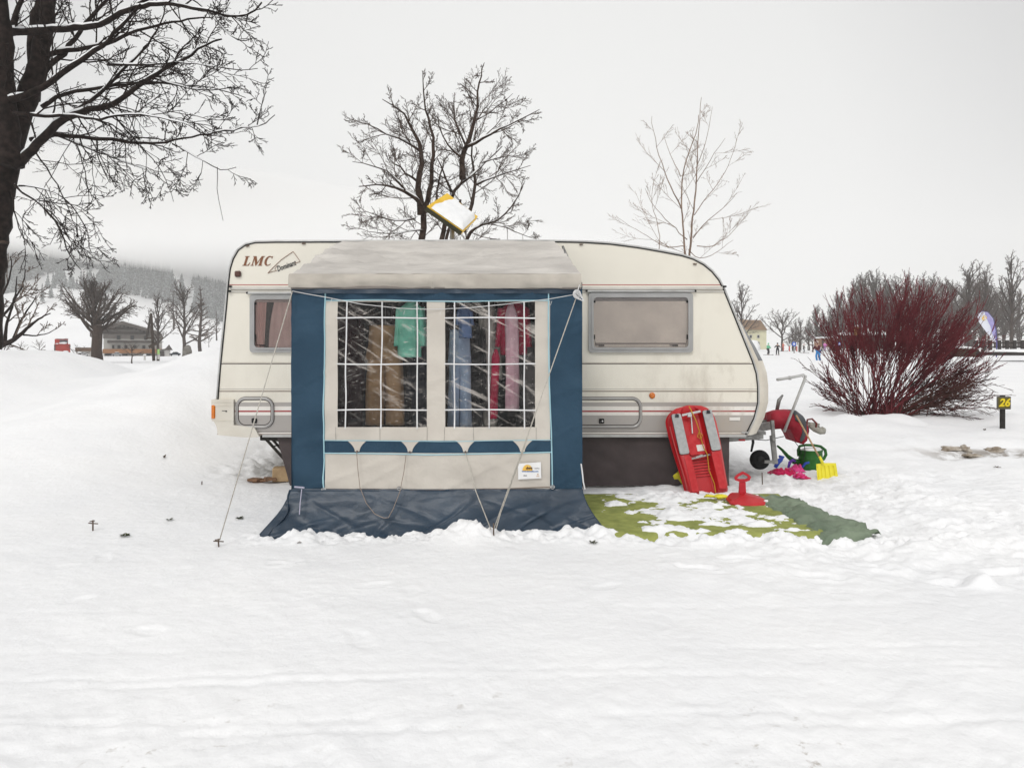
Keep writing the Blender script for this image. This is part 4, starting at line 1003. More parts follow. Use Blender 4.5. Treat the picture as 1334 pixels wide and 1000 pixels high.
for j in range(NV):
    for i in range(nT-1):
        a = j*nT+i; fs.append((a, a+1, a+nT+1, a+nT)); fs.append((off+a+nT, off+a+nT+1, off+a+1, off+a))
    a = j*nT; fs.append((a, a+nT, off+a+nT, off+a)); a += nT-1; fs.append((a+nT, a, off+a, off+a+nT))
for i in range(nT-1):
    fs.append((i+1, i, off+i, off+i+1)); a = NV*nT+i; fs.append((a, a+1, off+a+1, off+a))
mb.add(vs, fs); mb.build('shell', m_red, sd, True)
def strip(name, u0, u1, v0, v1, w0, w1, m, r=.02, smooth=False):
    mb = MB(); q = rrect(u0, u1, v0*SL, v1*SL, r, 4); mb.prism([S(u, v/SL, w0) for u, v in q], Wd*(w1-w0)); return mb.build(name, m, sd, smooth)
for s_ in (-1, 1):
    a, b = sorted((s_*.115, s_*.212)); strip('pad', a, b, .445, .90, .112, .128, m_pad)
    mb = MB(); mb.tube([S(u, v/SL, .113) for u, v in rrect(a, b, .445*SL, .90*SL, .02, 4)], .004, 5, closed=True); mb.build('pad_edge', m_black, sd)
    a, b = sorted((s_*.105, s_*.175)); strip('footrest', a, b, .03, .42, .108, .122, m_red2)
    mb = MB(); mb.tube([S(s_*shw(v)*.915, v, .075) for v in (.06,.2,.35,.5,.65,.78)], .007, 6); mb.build('side_rib', mat('pinkish_worn_red', (.60,.10,.10), .5), sd, True)
    mb = MB(); mb.box(S(s_*.165+.005, .875, .133), (.035,.008,.035), mi=0, bev=.004); mb.prism([S(s_*.165-.02, .86, .13), S(s_*.165+.025, .86, .13), S(s_*.165+.002, .90, .13)], Wd*.012); mb.build('pad_logo', m_dark, sd)
strip('seat_plate', -.09, .09, .44, .665, .024, .042, m_red2)
strip('label', -.005, .075, .475, .545, .0425, .0445, m_white, .004)
for k in range(7): strip('tread', -.088, .088, .20+k*.031, .217+k*.031, .022, .036, m_red2, .004)
mb = MB(); mb.bar(S(-.115, .395, .075), S(.105, .42, .075), .02, .016); mb.bar(S(-.05, .405, .08), S(.02, .418, .09), .03, .02); mb.build('brake_bar', m_chrome, sd)
mb = MB(); mb.bar(S(-.10, .885, .10), S(.10, .905, .10), .02, .022); mb.box(S(-.02, .87, .10), (.05,.02,.035), bev=.004); mb.bar(S(-.005, .86, .09), S(-.02, .68, .05), .012, .014); mb.build('steering_bar', m_chrome, sd)
mb = MB(); mb.tube([S(-.005, .975, .10), S(.0, .93, .12), S(.03, .80, .11), S(.045, .70, .09), S(.05, .62, .07), S(.06, .5, .06), S(.07, .42, .095), S(.06, .25, .06), S(.08, .1, .07), S(.06, -.0, .10)], .005, 5)
mb.tube([S(.045,.68,.07), S(.02,.63,.07), S(.05,.60,.07), S(.075,.64,.07), S(.045,.68,.07)], .004, 5); mb.build('pull_cord', mat('orange_yellow_cord', (.62,.36,.04), .7), sd, True)
# small yellow parts near the sledge
def rel(c, sc_, pts): return [c+Vector((x*sc_, 0, z*sc_)) for x, z in pts]
mb = MB(); c = on(938, 650); mb.blob(c+Vector((0,-.03,.03)), (.07,.05,.022), 6, .3, 3); mb.tube([c+Vector((-.05,-.03,.03)), c+Vector((-.13,-.02,.035)), c+Vector((-.15,-.0,.02))], [.012,.016,.008], 6)
single(mb, 'toy_scoop', m_yellow, 'little yellow plastic scoop lying at the foot of the red sledge', 'toy scoop', smooth=True)
mb = MB(); c = P(882, 620, 7.18); mb.blob(c, (.045,.02,.032), 6, .35, 6); mb.blob(c+Vector((.015,0,.03)), (.02,.015,.022), 5, .3, 2); mb.tube([c, c+Vector((.10,.0,-.13)), c+Vector((.13,.02,-.22))], .012, 6)
single(mb, 'toy_spade', m_yellow, 'yellow toy spade sticking out behind the left edge of the red sledge', 'toy spade', smooth=True)

# red slider
c = on(972, 656); sl_ = thing('snow_slider', c, 'small flat red snow slider with a looped handle lying on the mat edge', 'slider')
mb = MB(); Yq = c.y
def q(px, py, dy=0.0): return P(px, py, Yq+dy)
pl_ = [(948,646),(953,642),(963,641),(978,640.5),(990,643),(996,647.5),(996.5,651)]
ring1 = [Vector((-.185,-.10,.035)),Vector((-.18,.03,.045)),Vector((-.10,.16,.065)),Vector((.05,.18,.065)),Vector((.16,.06,.05)),Vector((.185,-.06,.035)),Vector((.17,-.11,.022)),Vector((.02,-.15,.015)),Vector((-.14,-.13,.022))]
mid = Vector((0,.02,.085))
vs = [c+v for v in ring1]+[c+v*.86+Vector((0,0,.022)) for v in ring1]+[c+mid]+[c+v*.97-Vector((0,0,.018)) for v in ring1]
n_ = len(ring1); fs = [(i, (i+1) % n_, n_+(i+1) % n_, n_+i) for i in range(n_)]+[(n_+i, n_+(i+1) % n_, 2*n_) for i in range(n_)]+[((i+1) % n_, i, 2*n_+1+i, 2*n_+1+(i+1) % n_) for i in range(n_)]+[tuple(2*n_+1+i for i in range(n_-1,-1,-1))]
mb.add(vs, [f[::-1] for f in fs]); mb.build('seat', m_red, sl_)
mb = MB(); a = c+Vector((.0,.10,.07))
mb.prism([a+Vector((-.036,0,-.02)), a+Vector((.036,0,-.02)), a+Vector((.030,.0,.115)), a+Vector((-.026,0,.115))], (0,.016,0))
lp = [(-.075,.155),(-.055,.180),(-.0,.212),(.012,.212),(.062,.185),(.082,.160),(.070,.130),(.035,.118),(-.03,.118),(-.066,.130)]; ln = [(-.048,.155),(-.036,.166),(0,.186),(.010,.186),(.042,.170),(.055,.158),(.048,.148),(.028,.142),(-.024,.142),(-.044,.148)]
n_ = len(lp); vs = [a+Vector((x,0,z)) for x, z in lp]+[a+Vector((x,0,z)) for x, z in ln]+[a+Vector((x,.016,z)) for x, z in lp]+[a+Vector((x,.016,z)) for x, z in ln]
fs = []
for i in range(n_):
    j = (i+1) % n_; fs += [(i, j, n_+j, n_+i), (2*n_+i, 3*n_+i, 3*n_+j, 2*n_+j), (i, 2*n_+i, 2*n_+j, j), (n_+i, n_+j, 3*n_+j, 3*n_+i)]
mb.add(vs, fs); mb.build('handle', mat('pinkish_red_plastic', (.55,.035,.05), .4), sl_)
mb = MB(); mb.blob(c+Vector((.155,-.08,.045)), (.022,.02,.012), 5, .2, 1); mb.build('snow_crumb', m_snowc, sl_, True)

# mat + tarpaulin
mb = MB()
def matf(u, v):
    xl = lerp(.62, .66, v); xr = lerp(2.42, 2.62, v); y = lerp(5.22, 6.72, v); x = lerp(xl, xr, u)
    return (x, y, .026-.06*max(0, 1-v/.05)+.005*nz(x*3, y*4)+.004*nz(x*9, y*9))
mb.grid(matf, 70, 50); single(mb, 'ground_mat', m_mat, 'olive green outdoor matting showing through patches of snow beside the awning', 'mat', smooth=True, solid=.006)
tp = [gpt(988,648,.04), gpt(1040,652,.04), gpt(1052,660,.04), gpt(1085,675,.04), gpt(1112,682,.04), gpt(1148,692,.04)]
tb = [gpt(992,655,.04), gpt(1010,664,.04), gpt(1030,676,.04), gpt(1050,687,.04), gpt(1072,697,.04), gpt(1135,694.5,.04)]
def lint(a, t):
    k = min(len(a)-2, int(t*(len(a)-1))); f = t*(len(a)-1)-k
    return lerp(a[k][0], a[k+1][0], f), lerp(a[k][1], a[k+1][1], f)
def tarp(u, v):
    a = lint(tp, u); b = lint(tb, u); x = lerp(b[0], a[0], v); y = lerp(b[1], a[1], v)
    d = math.sin(u*math.pi)**.5
    z = .030+.045*max(0, math.sin(v*9.0+u*7+2*nz(u*4, v*2)))*math.sin(v*math.pi)*(.5+nz(u*7, 2))+.026*nz(x*9-y*7, y*10+x*5, 3)+.018*nz(x*18, y*16)
    z -= .06*max(0, 1-v/.12)
    z += .045*math.exp(-((u-.42)/.10)**2-((v-.45)/.3)**2)+.045*v*v*(u < .9)
    return (x+.02*nz(u*9, v*3), y+.02*nz(u*8, v*4, 5), max(z, h1(x, y)+.006) if .02 < v < .93 else z-.01)
mb = MB(); mb.grid(tarp, 90, 26); single(mb, 'tarpaulin', m_tarp, 'crumpled grey green tarpaulin edge sticking out of the snow right of the matting', 'tarpaulin', smooth=True, solid=.004)

# watering can
c = on(1044, 611); wc = thing('watering_can', c, 'dark green plastic watering can filled with snow standing by the drawbar', 'watering can')
Yk = c.y; K = Yk/F
def k_(px, py, dy=0.0): return Vector(((px-CX)*K, Yk+dy, c.z+(611-py)*K))
mb = MB(); rc = 15.5*K; cc = k_(1056, 611)
def ell(c, prof, sy, nn=26):
    mb.lathe(c, prof, nn, 'z', 1, sy)
ell(cc+Vector((0,0,0)), [(rc*1.02,0),(rc*1.04,4*K),(rc*1.0,13*K),(rc*1.02,13.8*K),(rc*.98,14.6*K),(rc*.95,22*K),(rc*1.0,24*K),(rc*1.0,25.2*K),(rc*.92,25.2*K),(rc*.90,22*K)], .75)
can = mb.build('body', m_can, wc, True)
mb = MB(); mb.blob(cc+Vector((0,0,24.5*K)), (rc*.86, rc*.62, 3.4*K), 7, .2, 5); mb.build('snow_fill', m_snowc, wc, True)
mb = MB(); mb.tube([k_(1042,603), k_(1034,600.5), k_(1026,594), k_(1019,586), k_(1012.5,580.5)], [5.0*K, 3.6*K, 2.6*K, 1.9*K, 1.3*K], 10); mb.build('spout', m_can, wc, True)
mb = MB(); mb.tube([k_(1040,594), k_(1039.5,586), k_(1042,581), k_(1049,579.6), k_(1060,579.8), k_(1069,581.5), k_(1075,586), k_(1076,592), k_(1073,598), k_(1069,600)], [1.6*K,1.7*K,1.8*K,1.8*K,1.8*K,1.9*K,2.0*K,2.0*K,1.9*K,1.6*K], 8); mb.build('handle', m_can, wc, True)

# yellow snow shovel
c = on(1074, 621); sv = thing('snow_shovel', c, 'small bright yellow snow shovel with thin wooden handle before the watering can', 'shovel')
K = c.y/F
def v_(px, py, dy=0.0): return Vector(((px-CX)*K, c.y+dy, c.z+(621-py)*K))
mb = MB()
def bl(u, v):
    a = lerp(1063.5, 1089, u)+(.5-u)*(-1.5)*(1-v); b = lerp(621.5, 601, v)+.6*math.sin(u*3.14)*(1-v)*2-1.2*(u-.5)
    return v_(a, b, -.035*math.sin(u*math.pi)*(-1)+.05*v+.010*(math.sin(u*math.pi*10) > .2)*(.1 < v < .85)-.05)
mb.grid(bl, 60, 14); b_ = mb.build('blade', m_yellow, sv, False, solid=.006)
mb = MB(); mb.tube([v_(1072,601,.0), v_(1070,596,.01), v_(1068.5,592,.02)], [.018,.017,.015], 8); mb.build('socket', m_yellow, sv, True)
mb = MB(); mb.tube([v_(1070.8,599,.0), v_(1047.5,540.5,.22)], .0105, 8); mb.build('handle', m_wood, sv, True)

# crumpled toys
def crump(name, px, py, w, d, hgt, m, seed, label, cat='toy'):
    c = on(px, py); mb = MB()
    def f(u, v):
        x = (u-.5)*w; y = (v-.5)*d; e = (1-abs(2*u-1)**3)*(1-abs(2*v-1)**3)
        return c+Vector((x+.05*nz(u*4, v*4, seed), y+.04*nz(u*4, v*4, seed+5), .008+hgt*e*(.45+.9*abs(nz(u*3.5, v*3.5, seed+9)))+.015*nz(u*11, v*11, seed)))
    mb.grid(f, 26, 20); single(mb, name, m, label, cat, smooth=True, solid=.008)
m_tpink = mat('bright_pink_plastic', (.72,.07,.28), .4, (.62,.05,.2), 9); m_tcrim = mat('cerise_plastic', (.55,.01,.09), .4, (.45,.01,.07), 9); m_tblue = mat('royal_blue_plastic', (.035,.09,.50), .4, (.03,.07,.4), 9)
crump('crumpled_sand_toy', 1015, 618, .22, .16, .07, m_tcrim, 1, 'cerise crumpled plastic toy at the left of the toy heap')
crump('crumpled_sand_toy', 1028, 619, .17, .15, .07, m_tcrim, 2, 'cerise crumpled plastic toy in the middle of the toy heap')
crump('crumpled_sand_toy', 1038, 614, .16, .12, .10, m_tpink, 3, 'bright pink crumpled toy at the back of the toy heap')
crump('crumpled_sand_toy', 1042, 622, .14, .09, .06, m_tpink, 4, 'bright pink crumpled toy at the right front of the toy heap')
def toys(name, label, m, px, py, pts, r):
    c = on(px, py); mb = MB(); mb.tube([c+Vector(p) for p in pts], r, 7); single(mb, name, m, label, 'toy', smooth=True)
toys('toy_rake', 'small blue toy rake standing up at the left of the toy heap', m_tblue, 1017, 612, [(-.07,0,.03),(-.03,0,.10),(0,0,.13),(.03,0,.16),(-.02,.0,.17)], [.022,.030,.030,.022,.018])
toys('toy_ring', 'blue plastic toy loop lying at the right of the toy heap', m_tblue, 1049, 615, [(-.07,0,.02),(-.03,0,.05),(.0,0,.09),(.04,0,.10),(.05,0,.13)], [.012,.014,.016,.020,.010])
toys('toy_hook', 'violet blue toy hook behind the pink toys', mat('violet_plastic', (.16,.06,.45), .4), 1030, 612, [(-.03,0,.02),(-.01,0,.09),(.03,0,.12),(.06,0,.10)], [.014,.02,.02,.014])
toys('toy_streamer', 'cerise plastic tongue pointing right at the front of the toy heap', m_tcrim, 1046, 624, [(-.08,0,.05),(-.03,0,.03),(.03,-.01,.02),(.09,-.01,.012)], [.02,.022,.018,.006])

# timber at the left, bits in the snow
mb = MB(); p = P(366.5, 626, 7.55); mb.box((p.x, 7.55, .075), (.17,.16,.15), Matrix.Rotation(.2, 3, 'Z'), bev=.006); single(mb, 'timber_block', m_block, 'pale sawn timber block beside the caravan corner steady', 'block')
for k, (px, py, w, rz, lab_) in enumerate(((346,630,.26,.1,'longer dark weathered plank lying in front of the pale timber block'),(332,628,.13,-.3,'short broken plank end at the left of the timber'),(352,629,.12,.5,'short reddish plank offcut lying on the longer plank'))):
    p = P(px, py, 7.5-.03*k); mb = MB(); mb.box((p.x, p.y, h1(p.x, p.y)+.03+.018*(k == 2)), (w,.10,.028), Matrix.Rotation(rz, 3, 'Z') @ Matrix.Rotation(.12*(k-1), 3, 'Y'), bev=.004); single(mb, 'plank', m_plank, lab_, 'plank')
m_leaf = mat('faded_weed_green', (.075,.085,.035), .8, (.04,.045,.02), 30); m_dead = mat('dead_stalk', (.13,.10,.07), .85, (.08,.06,.045), 30)
def weed(px, py, n, s, m, label, seed, flat=.4):
    c = on(px, py); mb = MB(); r = random.Random(seed)
    for k in range(n):
        a = r.uniform(0, 6.28); L_ = s*r.uniform(.5, 1.1); d = Vector((math.cos(a), math.sin(a)*.6, r.uniform(.1, 1)*flat)).normalized(); w = L_*.18
        u = d.cross(Vector((0,0,1))).normalized()*w; b = c+Vector((r.uniform(-1,1)*s*.3, r.uniform(-1,1)*s*.2, .006)); m_ = b+d*L_*.55+Vector((0,0,L_*.12))
        mb.add([b, m_+u, b+d*L_, m_-u, m_+Vector((0,0,-.003))], [(0,1,2,3),(0,4,2)])
    single(mb, 'snowed_in_weed', m, label, 'weed')
weed(163, 699, 26, .045, m_leaf, 'dark green weed tuft nearest the lone cross-shaped peg', 1)
weed(220, 678, 18, .035, m_leaf, 'small green weed left of the left guy rope', 2)
weed(311, 676, 26, .04, m_leaf, 'green weed just right of the left guy rope', 3)
weed(390, 708, 9, .022, m_dead, 'tiny dark weed in front of the left end of the mud flap', 4)
weed(772, 704, 22, .035, m_leaf, 'green weed in front of the right end of the mud flap', 5)
weed(215, 615, 10, .05, m_dead, 'dry stalks on the lower slope of the left snow bank', 6, .8)
weed(38, 470, 22, .10, m_dead, 'dry stalks on the crest of the left snow bank', 7, 1.2)
weed(1283, 560, 12, .06, m_dead, 'dark clod beneath the red stemmed bush', 8)
weed(1299, 607, 16, .05, m_dead, 'dead stems beside the muddy track at the right edge', 9)
weed(331, 571, 8, .09, m_dead, 'dry stalk in the snow under the caravan rear', 10, .9)
# clods of frozen snow on the track
m_clod = mat('dirty_frozen_snow', (.62,.58,.52), .8, (.22,.17,.12), 6, bump=.012, bs=18)
for k, (px, py, w, h_, lab_) in enumerate(((1240,584,.30,.045,'long dirty snow clod at the left of the muddy track'),(1257,585,.12,.05,'taller brown snow clod in the middle of the muddy track'),(1268,588,.26,.035,'flat dirty snow clod beside the taller brown one'),(1296,584,.24,.05,'dirty snow clod at the right of the muddy track'))):
    c = on(px, py+2); mb = MB(); mb.blob(c+Vector((0,0,.01)), (w/2,.10,h_), 9, .55, k+11); single(mb, 'snow_clod', m_clod, lab_, 'clod', smooth=True)
if 0: c = on(1275, 780); mb = MB(); mb.blob(c+Vector((0,0,.03)), (.115,.09,.085), 14, .28, 2); single(mb, 'snow_lump', m_snowc, 'rounded lump of snow alone at the right of the trampled snow', 'snow lump', smooth=True)

# number sign
c = on(1307, 556); sg = thing('number_sign', c, 'low dark post with a square plate reading 26 in yellow', 'sign'); K = c.y/F
mb = MB(); mb.box(c+Vector((.0,.02,.27)), (.075,.05,.66), bev=.006); mb.build('post', mat('dark_tarred_wood', (.035,.033,.03), .85, (.02,.018,.017), 9), sg)
pc = Vector(((1306.5-CX)*K, c.y-.02, CH-(524.5-HY)*K))
mb = MB(); mb.box(pc, (.245,.02,.225), bev=.004); pt = mb.build('plate', mat('grey_wooden_plate', (.10,.095,.085), .8), sg)
mb = MB(); mb.box(pc+Vector((0,-.011,0)), (.205,.004,.185)); mb.build('panel', mat('olive_number_panel', (.12,.10,.02), .7), pt)
mb = MB(); mb.addmesh(text_mesh('26', .19, .002, shear=.25, bold=.006), facing(pc+Vector((0,-.016,0)))); mb.build('digits', mat('yellow_paint', (.75,.58,.02), .6), pt)

# tilted snow-covered board above the roof
Yb = 8.5
def bP(px, py, Y=Yb): return P(px, py, Y)
bt = thing('tilted_board', bP(585, 330), 'tilted yellow board heaped with snow raised above the caravan roof', 'board')
A_, B_, C_, D_ = bP(556.5,268.5,8.25), bP(582.5,251.5,8.85), bP(622.5,282,8.85), bP(603,301,8.25)
nrm = (B_-A_).cross(D_-A_).normalized()
if nrm.z < 0: nrm = -nrm
mb = MB(); mb.prism([A_, B_, C_, D_], -nrm*.055); mb.build('panel', mat('amber_yellow_panel', (.80,.52,.05), .5, (.72,.45,.04), 6), bt)
mb = MB(); mb.bar(A_-nrm*.04+Vector((0,-.012,0)), D_-nrm*.04+Vector((0,-.012,0)), .02, .05, up=nrm); mb.build('lower_edge', mat('dark_green_edge', (.045,.045,.03), .7), bt)
mb = MB(); 
def sn(u, v):
    p = (A_*(1-u)+D_*u)*(1-v)+(B_*(1-u)+C_*u)*v; e = min(u, 1-u, v, 1-v)
    return p+nrm*(.002+.05*min(1, e*9)+.012*nz(u*6, v*5)*min(1, e*8))
mb.grid(lambda u, v: sn(lerp(.10+.16*v+.03*nz(v*6, 9), .985, u), .01+(.80+.05*nz(u*5, 3))*v), 22, 16); mb.build('snow_layer', m_snowc, bt, True)
mb = MB(); mb.tube([((A_+C_)/2-nrm*.05), (lerp(A_.x, C_.x, .5), 8.55, 2.55)], .03, 8); mb.build('mast', m_steel, bt, True)

# ================================================================== TREES
def tubeT(mb, pts, r, n): mb.tube(pts, r, n, cap=False)
def sprout(mb, rnd, p, d, L, r, lvl, c):
    """grow a branch; c: segs, wob, up, kids, ratio, ang, rmin, maxl"""
    k = c['segs'][min(lvl, len(c['segs'])-1)]; pts = [p.copy()]; dirs = []; d = d.normalized()
    for i in range(k):
        d = (d+Vector((rnd.gauss(0,1), rnd.gauss(0,1), rnd.gauss(0,1)))*c['wob']+Vector((0,0,c['up'][min(lvl, len(c['up'])-1)]))).normalized()
        pts.append(pts[-1]+d*(L/k)); dirs.append(d.copy())
    r1 = max(c['rmin'], r*.42)
    rad = [lerp(r, r1, i/k) for i in range(k+1)]
    tgt = mb[0] if lvl < c.get('split', 1) else mb[1]
    tubeT(tgt, pts, rad, 6 if lvl == 0 else (4 if lvl == 1 else 3))
    if lvl >= c['maxl']: return
    nk = c['kids'][lvl]
    for q in range(nk):
        t = (c.get('t0', .2) if lvl == 0 else .12)+((1-.15) if lvl else (1-c.get('t0', .2)))*(q+rnd.random())/nk*.98
        t = min(t, .99); i = min(k-1, int(t*k)); f = t*k-i; pos = pts[i].lerp(pts[i+1], f); dd = dirs[i]
        u = dd.orthogonal().normalized(); u.rotate(Matrix.Rotation(rnd.uniform(0, 6.283), 3, dd))
        a = math.radians(c['ang'][min(lvl, len(c['ang'])-1)]*rnd.uniform(.7, 1.25)); nd = dd*math.cos(a)+u*math.sin(a)
        sprout(mb, rnd, pos, nd, L*c['ratio'][min(lvl, len(c['ratio'])-1)]*rnd.uniform(.6, 1.1)*(1-.55*t if lvl == 0 else 1-.35*t), max(c['rmin'], lerp(r, r1, t)*.6), lvl+1, c)
def resample(pts, step):
    out = [pts[0]]
    for a, b in zip(pts[:-1], pts[1:]):
        k = max(1, int((b-a).length/step)); out += [a.lerp(b, (i+1)/k) for i in range(k)]
    return out
def snowon(mb, pts, rad, seed, th=.6, minr=.009):
    """ridge of snow resting on the flatter stretches of a limb"""
    run = []; rr = []
    def flush():
        if len(run) > 2:
            r2 = [x for x in rr]; r2[0] *= .2; r2[-1] *= .2; mb.tube(run, r2, 6)
    for i in range(len(pts)-1):
        d = (pts[i+1]-pts[i]).normalized()
        if abs(d.z) < .78 and rad[i] > minr and nz(i*.35, seed*3.7) > -th*.5:
            run.append(pts[i]+Vector((0,0,rad[i]*.72))); rr.append(rad[i]*.70+.008)
        else: flush(); run = []; rr = []
    flush()
def explicit_tree(name, label, limbs, Y, base, rnd, cfg, dens, mats, dY=1.2, group=None, snow=True, jag=.03):
    t = thing(name, base, label, 'tree', group); mw = MB(); mt = MB(); ms = MB()
    ends = {}
    for li, (pxs, r0, r1, d0, d1, dn) in enumerate(limbs):
        n = len(pxs); pts = [P(a, b, Y+lerp(d0, d1, i/(n-1))) for i, (a, b) in enumerate(pxs)]
        pts = resample(pts, .16); m = len(pts)
        # smooth + jag
        for _ in range(3): pts = [pts[0]]+[(pts[i-1]+pts[i]*2+pts[i+1])/4 for i in range(1, m-1)]+[pts[-1]]
        pts = [p+Vector((nz(i*.6, li*7.1, 1), nz(i*.6, li*7.1, 2)*2, nz(i*.6, li*7.1, 3)))*jag for i, p in enumerate(pts)]
        rad = [lerp(r0, r1, (i/(m-1))**.85)*(1+.12*nz(i*.7, li)) for i in range(m)]
        mw.tube(pts, rad, 12 if r0 > .12 else 7)
        if snow: snowon(ms, pts, rad, li+1)
        L = sum((pts[i+1]-pts[i]).length for i in range(m-1)); cnt = int(L*dens*dn)
        for q in range(cnt):
            tt = (q+rnd.random())/cnt; i = min(m-2, int((.12+.88*tt)*(m-1))); dd = (pts[i+1]-pts[i]).normalized()
            u = dd.orthogonal().normalized(); u.rotate(Matrix.Rotation(rnd.uniform(0, 6.283), 3, dd)); a = math.radians(rnd.uniform(25, 65))
            sprout((mw, mt), rnd, pts[i], dd*math.cos(a)+u*math.sin(a), rnd.uniform(.5, 1.15)*cfg['L']*(1-cfg.get('tip', .6)*tt), max(cfg['rmin'], min(rad[i]*.55, cfg['r'])), 0, cfg)
    mw.build('trunk', mats[0], t, True); mt.build('crown', mats[1], t)
    if snow and ms.v: ms.build('snow_layer', m_snowc, t, True)
    return t
# big dark tree, left
YL = 14.0
cfgL = dict(segs=[6,5,4], wob=.16, up=[-.02,.0,.02], kids=[6,4,0], ratio=[.5,.5], ang=[40,42], rmin=.0058, maxl=2, split=0, L=1.6, r=.017)
limbsL = [
 ([(-30,500),(-24,400),(-15,330),(-6,280),(4,230),(14,190),(24,155),(34,130),(46,100),(55,60),(62,20),(66,-30)], 0.43, 0.115, 0, .3, .15),
 ([(14,215),(8,150),(4,105),(6,60),(0,0),(-6,-60)], 0.2440, 0.1200, -.2, -.4, .3),
 ([(44,130),(45,80),(40,50),(52,0),(56,-40)], 0.1220, 0.0720, .3, .8, .4),
 ([(20,215),(36,202),(50,188),(73,161),(95,146),(140,140),(168,122),(196,101),(227,84),(259,63),(290,52)], 0.1037, 0.0144, -.1, -1.0, 1),
 ([(40,182),(60,176),(105,177),(157,184),(217,186),(262,175),(315,168),(345,162),(358,158),(358,150)], 0.0512, 0.0072, 0, -.7, .8),
 ([(335,163),(337,150),(342,138),(346,122),(348,120)], 0.0122, 0.0048, -.65, -.7, 1.2),
 ([(224,187),(245,198),(266,210),(294,227),(308,219)], 0.0171, 0.0060, -.35, -.5, 1),
 ([(284,217),(283,230),(283,248),(286,270),(290,288)], 0.0073, 0.0042, -.45, -.45, .2),
 ([(-20,44),(30,41),(60,40),(87,36),(120,36),(133,33),(148,24),(157,16),(178,7),(205,6),(230,5),(262,12),(300,22),(325,24),(340,5)], 0.0915, 0.0144, .2, -1.5, .8),
 ([(0,133),(35,124),(56,115),(70,108),(80,96),(95,84),(115,74),(133,60),(148,45),(165,28),(182,5)], 0.0793, 0.0240, -.3, -.9, .8),
 ([(18,147),(45,150),(70,152),(98,150),(120,155),(142,157),(150,148),(196,150),(245,161),(275,180)], 0.0427, 0.0072, -.4, -1.2, .9),
 ([(55,140),(70,122),(100,120),(140,112),(196,107),(230,110),(266,112),(300,120),(320,128)], 0.0488, 0.0072, .1, .8, 1),
 ([(60,172),(90,182),(140,203),(170,213),(196,224),(215,235),(224,243)], 0.0268, 0.0072, .1, .3, .9),
 ([(20,240),(35,252),(55,270),(70,283),(80,300),(87,325),(98,342),(107,352)], 0.0317, 0.0072, -.2, -.4, 1.1),
 ([(25,243),(45,240),(60,246),(84,254),(100,275),(115,300),(120,330)], 0.0195, 0.0060, -.1, -.4, 1.1),
 ([(16,248),(18,285),(26,300),(32,318),(45,328)], 0.0171, 0.0048, 0, -.3, .7),
 ([(64,71),(90,67),(115,66),(150,52),(189,35),(215,30),(245,25),(280,22),(320,21)], 0.0549, 0.0072, .3, 1.0, 1),
 ([(46,198),(62,220),(80,250),(92,275),(102,315)], 0.0171, 0.0048, 0, .3, 1),
 ([(140,84),(196,84),(235,82),(273,84),(305,92),(336,90)], 0.0268, 0.0060, -.6, -1.3, 1),
 ([(95,146),(130,125),(150,100),(175,78),(200,50),(215,20),(218,0)], 0.0427, 0.0096, -.2, -.1, 1),
 ([(196,101),(230,112),(258,118),(285,118),(310,112)], 0.0220, 0.0060, -.5, -.2, 1.2),
 ([(178,7),(210,-10),(250,-5),(275,20),(300,48),(320,62),(330,50)], 0.0342, 0.0072, -.6, -1.2, 1),
 ([(0,60),(15,40),(25,10),(30,-30)], 0.0732, 0.0360, .4, .9, .6),
 ([(100,150),(125,190),(140,225),(150,245)], 0.0171, 0.0048, 0, .5, 1),
 ([(140,140),(165,170),(190,200),(212,222),(225,262)], 0.0171, 0.0048, 0, -.4, 1),
 ([(170,120),(200,140),(235,158),(262,160),(295,172)], 0.0195, 0.0048, 0, -.4, 1),
 ([(60,95),(90,60),(110,30),(140,0),(160,-30)], 0.0610, 0.0240, .3, .9, 1),
]
explicit_tree('bare_deciduous_tree', 'huge dark bare tree at the far left with snow along its limbs', limbsL, YL, (P(-16,440,YL).x, YL, 1.2), random.Random(11), cfgL, 3.0, (m_bark, m_bark), jag=.035)
# board nailed on the trunk
mb = MB(); mb.box(P(2, 315.5, YL-.38), (.20,.12,.045), bev=.006); single(mb, 'trunk_shelf', m_bark2, 'small dark board fixed to the trunk of the huge left tree', 'board')
